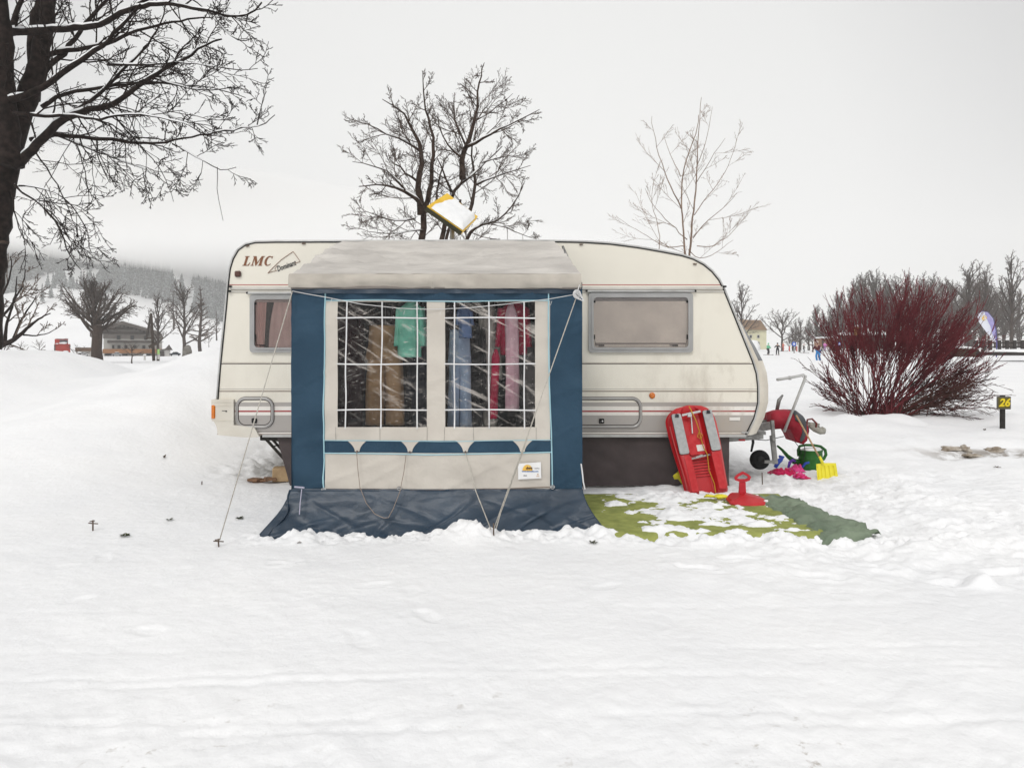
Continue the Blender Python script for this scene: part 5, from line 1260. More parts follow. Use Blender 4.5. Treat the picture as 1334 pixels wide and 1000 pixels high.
# old pollarded tree behind the caravan
YM = 13.5
cfgM = dict(segs=[6,4,3], wob=.13, up=[.03,.02,.01], kids=[9,5,0], ratio=[.46,.5], ang=[34,38], rmin=.0036, maxl=2, split=0, L=1.15, r=.010, tip=.7)
limbsM = [
 ([(572,420),(560,380),(552,340),(548,310),(551,284),(557,262),(561,240),(564,215),(567,188),(560,165),(555,145),(552,120),(550,92)], 0.1014, 0.0070, 0, .3, .8),
 ([(549,280),(541,262),(543,245),(550,225),(552,202),(546,185),(540,170),(528,150),(517,135),(500,130)], 0.0780, 0.0070, 0, -.5, 1),
 ([(551,268),(540,256),(527,247),(515,241),(507,240),(490,241),(467,243)], 0.0468, 0.0056, -.1, -.8, 1),
 ([(527,247),(517,230),(503,220),(490,215),(475,211),(460,210)], 0.0218, 0.0049, -.3, -1, 1),
 ([(543,236),(530,224),(512,215),(507,206),(506,200)], 0.0273, 0.0070, 0, .8, 1.1),
 ([(551,200),(536,189),(522,180),(505,174),(490,170),(477,164),(467,158)], 0.0273, 0.0049, 0, -.5, 1),
 
 ([(580,420),(577,350),(574,318),(579,300),(584,278),(587,262),(590,245),(597,236),(606,232),(616,230),(624,220),(630,212),(645,200),(655,190)], 0.0936, 0.0084, .1, .6, .8),
 ([(603,232),(600,222),(602,205),(604,196),(607,190),(615,172),(620,157),(623,138),(622,120),(626,100),(630,80)], 0.0663, 0.0070, .3, 1, .9),
 ([(605,192),(622,184),(640,175),(652,166),(665,162),(685,154),(702,143)], 0.0351, 0.0056, .4, -.3, 1.1),
 ([(588,250),(582,232),(575,217),(570,205)], 0.0273, 0.0084, .2, -.4, .9),
 ([(602,206),(592,199),(582,192),(574,180),(569,164),(570,148)], 0.0273, 0.0056, .3, .2, 1),
 ([(607,190),(600,175),(593,160),(590,145),(592,120)], 0.0250, 0.0056, .3, .8, 1),
 ([(612,400),(602,330),(606,312),(612,300),(619,292),(628,292),(637,292),(648,288),(660,282),(668,270),(677,258),(682,240)], 0.0663, 0.0070, .1, .4, .8),
 ([(605,300),(610,282),(613,267),(618,252),(620,238),(616,215),(614,192),(622,172)], 0.0507, 0.0098, .2, 1, .9),
 ([(620,242),(632,234),(647,230),(660,224),(672,220),(690,214)], 0.0234, 0.0049, .3, -.3, 1.1),
 ([(542,285),(530,288),(515,287),(500,283),(490,280),(467,276)], 0.0195, 0.0042, 0, -.6, 1),
 ([(552,300),(535,303),(515,308),(490,302),(460,296)], 0.0172, 0.0042, 0, .7, 1),
 ([(640,292),(660,296),(680,305),(700,312)], 0.0140, 0.0042, .2, -.5, 1),
 ([(570,262),(566,240),(573,230),(578,215)], 0.0234, 0.0140, .1, .5, .6),
 ([(630,212),(650,205),(672,200),(690,206)], 0.0156, 0.0042, .4, .2, 1),
 ([(620,157),(640,150),(655,130),(668,122)], 0.0172, 0.0042, .6, 1, 1.1),
 ([(622,140),(610,120),(600,110)], 0.0125, 0.0042, .8, 1, 1.1),
 ([(600,260),(586,300),(574,330)], 0.0234, 0.0350, .3, .1, 0),
]
explicit_tree('bare_deciduous_tree', 'gnarled bare tree rising behind the caravan roof above the awning', limbsM, YM, (P(575,400,YM).x, YM, 0), random.Random(5), cfgM, 5.6, (m_bark2, m_twig2), jag=.05)
mb = MB()
# birch
YB_ = 17.0
cfgB = dict(segs=[6,4,3], wob=.035, up=[.03,.02,.0], kids=[6,3,0], ratio=[.45,.5], ang=[26,30], rmin=.0030, maxl=2, split=0, L=1.6, r=.006, tip=.65)
limbsB = [
 ([(897,480),(894,380),(893,340),(891,310),(888,274),(888,250),(888,230),(893,210),(900,190),(908,175),(910,150)], .042, .008, 0, .4, .55),
 ([(888,272),(878,252),(869,233),(862,213),(855,192),(851,170),(849,151)], .018, .004, 0, -.5, .7),
 ([(887,230),(880,215),(870,195),(864,175)], .011, .004, 0, .5, .8),
 ([(898,420),(898,330),(901,300),(903,274),(906,248),(908,223),(909,195),(911,168),(913,145),(914,126)], .04, .006, .1, .6, .65),
 ([(895,312),(885,304),(875,292),(860,279),(848,262),(840,246)], .013, .004, 0, -1, .6),
 ([(902,310),(912,296),(925,285),(942,272),(955,258),(960,252)], .013, .004, .2, -.6, .7),
 ([(908,320),(925,325),(945,310),(962,295),(968,286)], .012, .004, .2, .8, .7),
 ([(897,325),(910,340),(935,330),(955,312)], .012, .004, .2, -.8, .8),
 ([(904,280),(915,262),(930,248),(945,225),(955,200),(960,180)], .012, .004, .1, .6, .7),
 ([(890,320),(870,325),(850,312),(830,300),(805,284)], .011, .004, 0, .9, .7),
 ([(858,330),(860,300),(851,275),(848,255),(852,235)], .011, .004, 0, .9, .7),
 ([(906,240),(918,220),(930,200),(945,180)], .011, .004, .3, -.3, .8),
 ([(908,215),(918,190),(925,165),(928,140)], .010, .004, .3, -.1, .8),
]
explicit_tree('birch_tree', 'slender pale bare birch with twin stems behind the sloping caravan front', limbsB, YB_, (P(897,440,YB_).x, YB_, 0), random.Random(8), cfgB, 2.6, (m_birch, m_birch), snow=False, jag=.03)

# dogwood bush
rnd = random.Random(21); c0 = on(1150, 541)
bush = thing('dogwood_bush', c0, 'wide leafless bush of dark red stems fanning out of the snow', 'bush'); YD = c0.y; KD = YD/F
ma, mbq, mt = MB(), MB(), MB()
cD = dict(segs=[6,4,3], wob=.05, up=[.04,.06,.05], kids=[9,4,0], ratio=[.36,.5], ang=[17,20], rmin=.0042, maxl=2, split=9, t0=.42)
for k in range(150):
    # aim for a point of the crown outline
    a = rnd.gauss(0, 1); u = max(-1, min(1, a*.62)); tx = lerp(1180, 1277 if u > 0 else 1074, abs(u)); edge = abs(u)
    toph = lerp(375, 455, edge**2.2)+rnd.uniform(-8, 90)*rnd.random()
    if u > .2: toph = lerp(378, 470, ((u-.2)/.8)**1.6)+rnd.uniform(-8, 80)*rnd.random()
    b0 = Vector((((1128+rnd.gauss(14, 11)+14*u)-CX)*KD, YD+rnd.gauss(0, .22), 0)); b0.z = c0.z-.05
    tg = Vector(((tx-CX)*KD, YD+rnd.uniform(-1.1, 1.1)*(1-edge*.5), CH-(toph-HY)*KD)); d = tg-b0; L = d.length
    # start more horizontal/outward for side stems, curving up
    d0 = (d.normalized()+Vector((u*.35, rnd.gauss(0,.1), -.10*edge))).normalized()
    sprout((ma, ma), rnd, b0, d0, L*.97, rnd.uniform(.006, .011), 0, dict(cD, up=[.018+.03*edge,.05,.05]))
ma.build('red_stems', m_dog, bush)
for k in range(52):
    b0 = Vector((((1140+rnd.gauss(22, 16))-CX)*KD, YD+rnd.gauss(-.1, .2), c0.z-.02)); tx = rnd.uniform(1195, 1290); ty = rnd.uniform(480, 545)
    tg = Vector(((tx-CX)*KD, YD+rnd.uniform(-1.0, .6), CH-(ty-HY)*KD)); d = tg-b0
    sprout((mbq, mbq), rnd, b0, d.normalized()+Vector((0,0,.12)), d.length, rnd.uniform(.008, .014), 0, dict(cD, up=[-.02,.0,.0], kids=[8,4,0], ang=[28,30], wob=.09, ratio=[.38,.45]))
mbq.build('arching_stems', m_dogb, bush)
for k in range(16):
    b0 = Vector(((1128-CX)*KD, YD, c0.z)); tx = rnd.uniform(1040, 1090); ty = rnd.uniform(470, 535); tg = Vector(((tx-CX)*KD, YD+rnd.uniform(-.8,.3), CH-(ty-HY)*KD)); d = tg-b0
    sprout((mt, mt), rnd, b0, d.normalized()+Vector((0,0,.1)), d.length, .008, 0, dict(cD, up=[-.015,.0,.0], kids=[5,3,0], wob=.07))
mt.build('straggling_stems', m_dogb, bush)

# ---- prototype trees for the distance
def proto(name, label, S_, seed, kind, mats, loc, group=None):
    t = thing(name, loc, label, 'tree', group); r = random.Random(seed); a = MB(); b = MB(); o0 = Vector(loc)
    spec = {'round': (.24, 12, .60, (20,58), [7,5,4], .02), 'tall': (.25, 18, .50, (14,42), [7,5,4], .03), 'fan': (.32, 30, .62, (4,66), [9,6,4], .03), 'larch': (.20, 26, .22, (50,75), [5,3,0], .03), 'small': (.28, 9, .55, (20,60), [5,4,0], .0)}[kind]
    th, n, Lr, an, kids, up = spec
    top = 1.0 if kind in ('tall','larch') else .62
    rr = S_*(.020 if kind != 'fan' else .032); m = 14
    tr = [o0+Vector((.018*S_*nz(i*.35, seed*1.7), .018*S_*nz(i*.35, seed*1.7, 4), S_*top*i/m-.3*(i == 0))) for i in range(m+1)]
    a.tube(tr, [rr*(1-.92*i/m)+S_*.002 for i in range(m+1)], 8)
    c = dict(segs=[5,4,3,3], wob=.10, up=[up*1.5, up, up, 0], kids=kids+[0], ratio=[.50,.50,.5], ang=[36,40,42], rmin=S_*.0012, maxl=(3 if kids[2] else 2) if kind != 'larch' else 2, split=1, t0=.2)
    c['maxl'] = 2 if kids[2] == 0 else 3
    if kind in ('round','tall','fan'): c['kids'] = [kids[0], kids[1], 3, 0]
    for k in range(n):
        f = (k+.5)/n; i = int(m*(th/top+(1-th/top)*f*.97)); i = min(i, m-1); p = tr[i]
        phi = k*2.39996+r.uniform(-.3, .3); el = math.radians(lerp(an[1], an[0], f)*r.uniform(.8, 1.15))
        d = Vector((math.cos(phi)*math.sin(el), math.sin(phi)*math.sin(el), math.cos(el)))
        L = S_*Lr*(1-.45*f if kind != 'larch' else 1.05-.9*f)*r.uniform(.8, 1.1)
        sprout((a, b), r, p, d, L*.85, rr*.42*(1-.5*f)+S_*.002, 0, c)
    a.build('trunk', mats[0], t, True); b.build('crown', mats[1], t)
    return t
m_fark = mat('far_bark', (.085,.068,.060), .9, (.05,.04,.036), 2); m_fart = mat('far_grey_twigs', (.115,.095,.085), .9, (.085,.07,.063), .6)
m_fark2 = mat('far_frosty_twigs', (.20,.18,.17), .9, (.14,.125,.12), .6)
RG = 'bare trees of the grey wood behind the ski field'
def gz(px, Y, a=None): x = (px-CX)/F*Y; return Vector((x, Y, h1(x, Y)-.15))
pr_ = {}
def put(kind, px, Y, top_py, label, group=None, mats=(m_fark, m_fart), seed=0, basez=None, name='bare_deciduous_tree', rz=None, wide=1.0):
    loc = gz(px, Y) if basez is None else Vector(((px-CX)/F*Y, Y, basez)); Hh = CH-(top_py-HY)/F*Y-loc.z
    key = (kind, seed, mats[1].name)
    if key not in pr_:
        t = proto(name, label, 10.0, seed*5+3, kind, mats, (0,0,0), group); pr_[key] = t; t.location = loc
        for ch in t.children: _org[ch.name] = Vector((0,0,0))
    else:
        t = dup(pr_[key], loc, label=label)
        if 'group' in t: del t['group']
        if group: t['group'] = group
        t.name = name
    s = Hh/10.0; t.scale = (s*wide, s*wide, s); t.rotation_euler = (0,0,rz if rz is not None else random.Random(px).uniform(0, 6.28))
    return t
# right hand wood
put('round', 1019, 122, 391, 'broad round-crowned bare tree in front of the cream house', seed=1, rz=.4, wide=1.25)
put('tall', 966, 128, 378, 'bare tree rising directly beside the caravan front edge', seed=2)
rw = random.Random(77)
for i in range(62):
    px = 1026+i*5.0+rw.uniform(-3, 3); Y = rw.uniform(118, 165)
    top = np.interp(px, [1020,1035,1060,1085,1105,1125,1150,1200,1250,1275,1300,1340], [425,415,398,388,368,358,357,362,362,356,368,380])+rw.uniform(6, 20)+(8 if i % 3 == 0 else 0)
    w_ = 'dense back row of the grey wood seen above the ski field'
    put(('round','tall','tall')[i % 3], px, Y, top, 'bare grey tree among the many of the wood behind the ski field', RG, seed=3+i % 3)
put('tall', 1318, 88, 344, 'tallest bare tree at the right edge with a straight dark trunk', seed=2, rz=1.0, wide=.9, mats=(m_fark, m_fart))
put('tall', 1262, 95, 352, 'tall bare tree behind the top right of the red bush', seed=4, rz=2.0)
put('tall', 1283, 98, 360, 'bare tree directly behind the feather flag', seed=5, rz=2.6)
# underwood making the wood read solid
for i in range(26):
    px = 1033+i*11.8+rw.uniform(-4, 4); put('small', px, rw.uniform(112, 128), rw.uniform(415, 430) if px < 1220 else rw.uniform(398, 425), 'low bushy undergrowth tree along the foot of the grey wood', 'undergrowth along the foot of the grey wood', seed=6+i % 2, wide=1.5, name='undergrowth_tree')
# left hand trees
HZm = lambda px, Y: float(hillz(np.array([(px-CX)/F*Y]), np.array([Y]))[0])
put('fan', 124, 74, 349, 'large many-stemmed bare tree standing in front of the chalet', seed=8, rz=.5, wide=1.05, mats=(m_bark2, m_fart), basez=-.1)
mb = MB(); p = P(127, 472, 73); mb.tube([(p.x, 73, -.2), (p.x-.1, 73, 1.5), (p.x, 73, 3.2), (p.x+.1, 73, 4.6)], [.62,.52,.50,.30], 12)
tk = mb.build('trunk', m_bark2, org=(0,0,0), smooth=True); big = pr_[('fan', 8, m_fart.name)]; tk.parent = big
s_ = big.scale; tk.matrix_parent_inverse = Matrix.Identity(4)
bpy.context.view_layer.update(); tk.matrix_local = big.matrix_world.inverted()
YE = 30.0
cfgE = dict(segs=[6,4,3], wob=.14, up=[.04,.03,.0], kids=[6,4,0], ratio=[.48,.5], ang=[40,42], rmin=.012, maxl=2, split=0, L=2.0, r=.035)
limbsE = [([(-8,500),(-6,440),(-5,400),(2,360),(8,338)], .34, .05, 0, 0, .8), ([(-4,452),(8,448),(22,440),(35,428),(50,415),(66,408)], .14, .02, 0, -.8, 1),
 ([(6,447),(8,425),(14,405),(20,385),(22,360)], .08, .02, 0, .6, 1), ([(18,440),(26,420),(38,400),(48,385)], .07, .02, 0, .8, 1), ([(-4,420),(14,400),(28,375),(34,350)], .07, .02, 0, -.5, 1), ([(-4,400),(6,380),(16,350),(14,335)], .06, .02, 0, 0, 1), ([(30,436),(48,438),(62,434),(74,428)], .04, .015, 0, 0, 1)]
explicit_tree('bare_deciduous_tree', 'dark spreading bare tree behind the snow bank at the left edge', limbsE, YE, (P(-6,480,YE).x, YE, 0), random.Random(4), cfgE, 1.3, (m_bark, m_twig), snow=False)
put('small', 172, 72, 437, 'small pollarded tree leaning in front of the chalet', seed=7, rz=.7, basez=-.1, mats=(m_bark2, m_twig), wide=1.2)
put('tall', 206, 88, 392, 'bare tree beside the right end of the chalet', seed=2, rz=2.2, basez=-.1, mats=(m_fark, m_fart), wide=1.15)
put('tall', 240, 98, 377, 'forked bare tree rising behind the grey boulder', seed=4, rz=.3, basez=0, mats=(m_fark, m_fart), wide=1.3)
put('larch', 261, 110, 372, 'pale brown larch standing right of the grey boulder', seed=9, rz=0, basez=.2, mats=(m_fark, m_larch), name='larch_tree', wide=1.3)
put('larch', 282, 180, 405, 'pale larch nearest the caravan rear edge', seed=9, rz=1, basez=4, mats=(m_fark, m_larch), name='larch_tree', wide=1.2)
put('small', 272, 150, 432, 'thin sapling between the two pale larches', seed=6, rz=1, basez=2, mats=(m_fark, m_fart))
put('larch', 226, 210, 378, 'pale larch on the slope above the chalet annex', seed=9, rz=2, basez=8, mats=(m_fark, m_larch), name='larch_tree', wide=1.3)
put('small', 27, 60, 440, 'thin sapling left of the red truck', seed=6, rz=2, basez=.9, mats=(m_fark, m_fark2))
put('small', 51, 66, 436, 'frosty sapling just left of the red truck', seed=7, rz=3, basez=.9, mats=(m_fark, m_fark2))
put('small', 103, 78, 443, 'small dark shrubby tree left of the large many-stemmed one', seed=6, rz=4, basez=-.1, mats=(m_fark, m_fart), wide=1.3)

# ---- spruce forest
m_spr = bpy.data.materials.new('snow_dusted_spruce'); m_spr.use_nodes = True
nt = m_spr.node_tree; b_ = nt.nodes['Principled BSDF']; b_.inputs['Roughness'].default_value = .9
ge = nt.nodes.new('ShaderNodeNewGeometry'); sx = nt.nodes.new('ShaderNodeSeparateXYZ'); nt.links.new(ge.outputs['Normal'], sx.inputs[0])
no = nt.nodes.new('ShaderNodeTexNoise'); no.inputs['Scale'].default_value = .9; no.inputs['Detail'].default_value = 3; nt.links.new(ge.outputs['Position'], no.inputs[0])
rp = nt.nodes.new('ShaderNodeValToRGB'); rp.color_ramp.elements[0].position = .42; rp.color_ramp.elements[0].color = (.030,.040,.038,1); rp.color_ramp.elements[1].position = .66; rp.color_ramp.elements[1].color = (.30,.32,.33,1)
nt.links.new(no.outputs[0], rp.inputs[0]); nt.links.new(rp.outputs[0], b_.inputs['Base Color'])
m_spt = mat('spruce_trunk', (.06,.045,.035), .9)
def spruce(mb, x, y, z, h, r, rnd):
    n = 7; w = r; tiers = 6
    for k in range(tiers):
        t = k/tiers; zz = z+h*(.10+.86*t); rr = w*(1-t)*(1.15 if k else .9)+.12; th = h*.30*(1-t*.5)
        vs = []; a0 = rnd.uniform(0, 6)
        for j in range(n):
            a = a0+2*math.pi*j/n; q = rr*rnd.uniform(.6, 1.2); vs.append((x+q*math.cos(a), y+q*math.sin(a), zz-rnd.uniform(0, .12)*th))
        vs.append((x, y, min(z+h, zz+th))); mb.add(vs, [(j, (j+1) % n, n) for j in range(n)])
holes = [(62,366,40,9,-.35),(100,362,22,14,0),(200,346,44,13,.25),(232,352,14,30,0),(247,385,8,24,0),(40,345,10,5,0),(158,338,30,6,.2),(100,392,12,10,0)]
mb = MB(); rf = random.Random(31); cnt = 0; solo = []
for i in range(9000):
    Y = rf.uniform(492, 930); px = rf.uniform(-120, 340); x = (px-CX)/F*Y; z = HZm(px, Y)
    if z < 8: continue
    py = HY-(z-CH)/Y*F
    if py < 296: continue
    low = np.interp(px, [-120,0,52,100,150,190,230,262,290,340], [395,392,392,380,384,388,398,410,424,430])
    if py > low+rf.uniform(-3, 2): continue
    bad = False
    for (hx_, hy_, ra, rb, sl) in holes:
        dx = px-hx_; dy = (py-hy_)-dx*sl
        if (dx/ra)**2+(dy/rb)**2 < 1+.5*nz(px*.1, py*.1): bad = True; break
    if bad or nz(px*.03, py*.05, 5) < -.42: continue
    if cnt > 2300: break
    h = rf.uniform(12, 21)*(.8 if py > low-6 else 1); cnt += 1
    spruce(mb, x, Y, z-1, h, h*.17, rf)
fo = mb.build('spruce_forest', m_spr, org=(0,0,0)); settag(fo, 'snow-dusted dark spruce forest fading upwards into the cloud on the left hillside', 'forest', kind='stuff')
print('spruces', cnt)
# separate spruces standing clear at the forest edge
e0 = None
labs = ['dark spruce at the left end of the lower forest edge','dark spruce second from the left of the lower forest edge','short dark spruce beneath the upper left clearing','tall pointed spruce rising above the large many-stemmed tree','spruce standing left of the hillside clearing above the chalet','spruce standing right of the hillside clearing above the chalet','spruce on the forest edge above the double pole','lone spruce near the larch above the chalet annex','spruce at the lower forest edge beside the caravan rear','dark spruce just above the snowfield left of the chalet roof']
for k, (px, py, hp) in enumerate(((55,394,26),(66,390,20),(80,388,16),(163,383,46),(176,386,34),(190,388,30),(204,390,32),(216,394,28),(284,424,24),(96,378,18))):
    Y = 500; x = (px-CX)/F*Y; z = HZm(px, Y)
    # find the depth whose slope sits at py
    for Yt in np.linspace(430, 640, 60):
        if HY-(HZm(px, Yt)-CH)/Yt*F < py: break
    Y = Yt; x = (px-CX)/F*Y; z = HZm(px, Y); h = hp/F*Y
    if e0 is None:
        e0 = thing('spruce_tree', (x, Y, z), labs[k], 'tree'); q_ = MB(); spruce(q_, x, Y, z, 14.0, 2.3, random.Random(2)); q_.build('crown', m_spr, e0); q_ = MB(); q_.tube([(x, Y, z-1), (x, Y, z+4)], [.3,.2], 6); q_.build('trunk', m_spt, e0); e = e0
    else: e = dup(e0, (x, Y, z), label=labs[k])
    e.scale = (h/14*rf.uniform(.85,1.1),)*2+(h/14,); e.rotation_euler = (0,0,k*1.3)

# ================================================================== DISTANT BUILDINGS
def bx(mb, px0, px1, py0, py1, Y, d, off=0.0):
    a = P(px0, py0, Y); b = P(px1, py1, Y); mb.box(((a.x+b.x)/2, Y+d/2+off, (a.z+b.z)/2), (b.x-a.x, d, a.z-b.z))
YH = 150
m_cwhite = mat('chalet_white_render', (.52,.51,.48), .8, (.44,.43,.41), .6); m_cwood = mat('chalet_dark_wood', (.060,.048,.042), .8, (.04,.032,.028), 1.2); m_cbalc = mat('chalet_orange_wood', (.30,.14,.055), .7, (.22,.10,.04), 1.5); m_cglass = mat('chalet_window_glass', (.03,.035,.04), .15)
m_croof = mat('chalet_roof_edge', (.10,.085,.075), .8, (.07,.06,.055), 1)
ch = thing('chalet', (P(153,463,YH).x, YH, P(0,463,YH).z), 'wide alpine chalet with dark timber gable and orange-brown balcony', 'house')
mb = MB(); bx(mb, 135, 213, 440, 465, YH, 14); mb.build('wall', m_cwhite, ch)
mb = MB(); g1 = [P(138,433,YH-.1), P(213,440,YH-.1), P(213,432,YH-.1), P(158,419.5,YH-.1), P(138,427,YH-.1)]
mb.prism([P(134,441,YH-.1), P(213,441,YH-.1), P(213,434.5,YH-.1), P(154,420.5,YH-.1), P(134,428,YH-.1)], (0,13.8,0)); mb.build('gable', mat('chalet_grey_timber', (.20,.18,.165), .8, (.15,.135,.12), 1), ch)
mb = MB()
for a, b in (((153.5,418),(112,434)), ((153.5,418),(205,431.5))):
    A = P(*a, YH-1.6); B = P(*b, YH-1.6); mb.prism([A, B, B+Vector((0,0,-.75)), A+Vector((0,0,-.75))], (0,17,0))
rf_ = mb.build('roof', m_croof, ch)
mb = MB()
for a, b in (((153.5,418),(112,434)), ((153.5,418),(205,431.5))):
    A = P(*a, YH-1.4)+Vector((0,0,.003)); B = P(*b, YH-1.4)+Vector((0,0,.003)); mb.prism([A, B, B+Vector((0,0,.32)), A+Vector((0,0,.32))], (0,16.6,0))
mb.build('snow_layer', m_snowc, rf_)
mb = MB()
for k in range(9):
    t = k/9; A = P(lerp(153,116,t), lerp(421,434,t), YH-.4); mb.box(A+Vector((0,0,-.45)), (.35,.8,.3))
    A = P(lerp(155,203,t), lerp(421,432.5,t), YH-.4); mb.box(A+Vector((0,0,-.45)), (.35,.8,.3))
mb.bar(P(122,433.5,YH-.3), P(190,433.5,YH-.3), .3, .5); mb.bar(P(140,428,YH-.3), P(172,428,YH-.3), .3, .4); mb.build('gable_beam', m_cwood, ch)
mb = MB(); bx(mb, 140, 206, 443.5, 446.5, YH, 1.4, -1.5); mb.build('upper_balcony', m_cwood, ch)
mb = MB(); bx(mb, 134, 213, 454.5, 460, YH, 1.5, -1.6); mb.build('balcony', m_cbalc, ch)
for px0, px1, py0, py1 in ((146,149,449.5,454),(153,157,449.5,454),(162,166,449.5,454),(174,178,449.5,454),(186,190,449.5,454),(198,202,449.5,454),(152,157,436.5,442),(170,175,436.5,442),(188,192,437,442)):
    mb = MB(); bx(mb, px0, px1, py0, py1, YH, .3, -.2); f_ = mb.build('window', m_cwood, ch); mb = MB(); bx(mb, px0+.7, px1-.7, py0+.7, py1-.5, YH, .1, -.24); mb.build('pane', m_cglass, f_)
mb = MB()
bx(mb, 137, 146, 459, 464, YH, .4, -.3); bx(mb, 158, 166, 461, 464.5, YH, .4, -.3); bx(mb, 190, 197, 461, 464.5, YH, .4, -.3); mb.build('basement_opening', m_cglass, ch)
an_ = thing('annex', (P(214,463,YH-8).x, YH-8, P(0,463,YH-8).z), 'low timber annex with a pointed porch at the right end of the chalet', 'outbuilding')
Y_ = YH-8; mb = MB(); bx(mb, 206, 222, 455, 464, Y_, 5); mb.build('wall', m_cwhite, an_)
mb = MB(); mb.prism([P(203,456,Y_-.4), P(214,454,Y_-.4), P(219,448.5,Y_-.4), P(224,456,Y_-.4)], (0,6,0)); mb.build('roof', m_croof, an_)
mb = MB(); bx(mb, 208, 214, 457, 464, Y_, .3, -.2); mb.build('door', m_cwood, an_)
sh = thing('shed', (P(114,463,120).x, 120, P(0,464,120).z), 'low white shed with a brown fascia left of the many-stemmed tree', 'shed')
mb = MB(); bx(mb, 99, 131, 457, 465, 120, 6); mb.build('wall', m_cwhite, sh)
mb = MB(); bx(mb, 98, 132, 452.5, 457.3, 120, 7, -.5); mb.build('fascia', mat('shed_brown_board', (.17,.10,.06), .8, (.13,.075,.045), 1), sh)
mb = MB(); bx(mb, 97.5, 132.5, 451.2, 452.6, 120, 7.4, -.7); mb.build('snow_layer', m_snowc, sh)
mb = MB(); bx(mb, 106, 114, 459.5, 464, 120, .2, -.15); mb.build('opening', m_cglass, sh)
# cream house at the right
YC2 = 190; hs = thing('cream_house', (P(985,452,YC2).x, YC2+5, P(0,453,YC2).z), 'cream rendered house with brown hipped roof behind the round-crowned tree', 'house')
mb = MB(); bx(mb, 960, 998.5, 428, 455, YC2, 10); mb.build('wall', mat('cream_render', (.62,.60,.42), .85, (.55,.53,.37), .5), hs)
mb = MB(); A = [P(956,429,YC2-.6), P(1000,429,YC2-.6)]; mb.prism([P(956,429,YC2-.6), P(1000,430,YC2-.6), P(991,417,YC2-.6), P(964,416,YC2-.6)], (0,11,0)); mb.build('roof', mat('brown_roof', (.26,.17,.10), .85, (.20,.13,.08), .6), hs)
for px, py in ((976,436),(986,436),(976,445),(986,445)):
    mb = MB(); bx(mb, px, px+3.5, py, py+4.5, YC2, .2, -.15); f_ = mb.build('window', m_cwhite, hs); mb = MB(); bx(mb, px+.6, px+2.9, py+.6, py+4, YC2, .1, -.2); mb.build('pane', m_cglass, f_)
mb = MB(); c = P(980, 450, 150); mb.blob((c.x, 150, c.z-.5), (1.6,1.5,1.7), 10, .15, 1); single(mb, 'snow_covered_shrub', m_snowc, 'snow-covered rounded shrub in front of the cream house', 'shrub', smooth=True)

# red truck
YT = 95; tk_ = thing('red_truck', (P(72,463,YT).x, YT+1.5, P(0,463.5,YT).z), 'boxy red truck with snow heaped on its roof and bonnet, beyond the bank', 'truck')
m_tr = mat('faded_red_paint', (.42,.06,.045), .5, (.34,.05,.04), 1.2)
mb = MB(); bx(mb, 61.5, 82.5, 448, 462, YT, 4); mb.build('body', m_tr, tk_)
mb = MB(); bx(mb, 62, 79.5, 441.5, 449, YT, 3.5, .6); mb.build('cab', m_tr, tk_)
mb = MB(); bx(mb, 68.5, 79, 442.5, 446.5, YT, .1, .5); mb.build('windscreen', mat('truck_glass', (.12,.12,.13), .2), tk_)
for a, b, c_, d_, s_ in ((76,458.5,4.2,1.9,1),(73,446.8,5.5,1.2,2),(71,441,9,1.1,3),(65,447.6,2,.7,4)):
    mb = MB(); p = P(a, b, YT); mb.blob((p.x, YT+(-.15 if s_ != 3 else 2), p.z), (c_*YT/F,.5 if s_ != 3 else 1.6,d_*YT/F), 8, .2, s_); mb.build('snow_patch', m_snowc, tk_, True)
for px in (65, 78): mb = MB(); p = P(px, 462, YT); mb.lathe((p.x, YT-.1, p.z), [(.2,0),(.42,.02),(.42,.4),(.2,.42)], 14, 'y'); mb.build('wheel', m_rubber, tk_, True)
mb = MB(); bx(mb, 61.2, 63, 449, 461, YT, .12, -.1); bx(mb, 81, 82.8, 449.5, 452, YT, .12, -.1); mb.build('lamp_column', mat('truck_dark_grey', (.12,.10,.09), .6), tk_)
# parked cars
def car(px, py, w, Y, col, label, s=1):
    t = thing('parked_car', (P(px,py,Y).x, Y, P(0,py,Y).z), label, 'car', None); o_ = Vector(t.location); L = w*Y/F; s = L/4.2
    mb = MB(); q = [(-2.1,.35),(-2.1,.85),(-1.2,.98),(-.6,1.42),(.8,1.45),(1.5,1.0),(2.1,.9),(2.1,.35)]
    mb.prism([o_+Vector((x*s, -.85*s, z*s)) for x, z in q], (0,1.7*s,0)); mb.build('body', mat(col[0], col[1], .35), t)
    mb = MB(); q = [(-1.0,1.0),(-.55,1.36),(.75,1.38),(1.25,1.02)]; mb.prism([o_+Vector((x*s, -.87*s, z*s)) for x, z in q], (0,.01,0)); mb.build('side_window', m_cglass, t)
    for x in (-1.3, 1.35): mb = MB(); mb.lathe(o_+Vector((x*s, -.9*s, .32*s)), [(.1*s,0),(.32*s,.02*s),(.32*s,.2*s),(.1*s,.22*s)], 14, 'y'); mb.build('wheel', m_rubber, t, True)
    mb = MB(); mb.blob(o_+Vector((.1*s,0,1.47*s)), (.9*s,.7*s,.12*s), 7, .15, 1); mb.build('snow_layer', m_snowc, t, True)
car(228, 463.5, 15, 110, ('car_dark_paint', (.05,.06,.07)), 'dark parked car with snow on its roof left of the grey boulder')
car(152, 463.8, 14, 118, ('car_silver_paint', (.32,.33,.34)), 'silver parked car beneath the left end of the orange balcony')
car(110, 463.5, 12, 112, ('car_white_paint', (.55,.55,.55)), 'white parked car in front of the low shed')
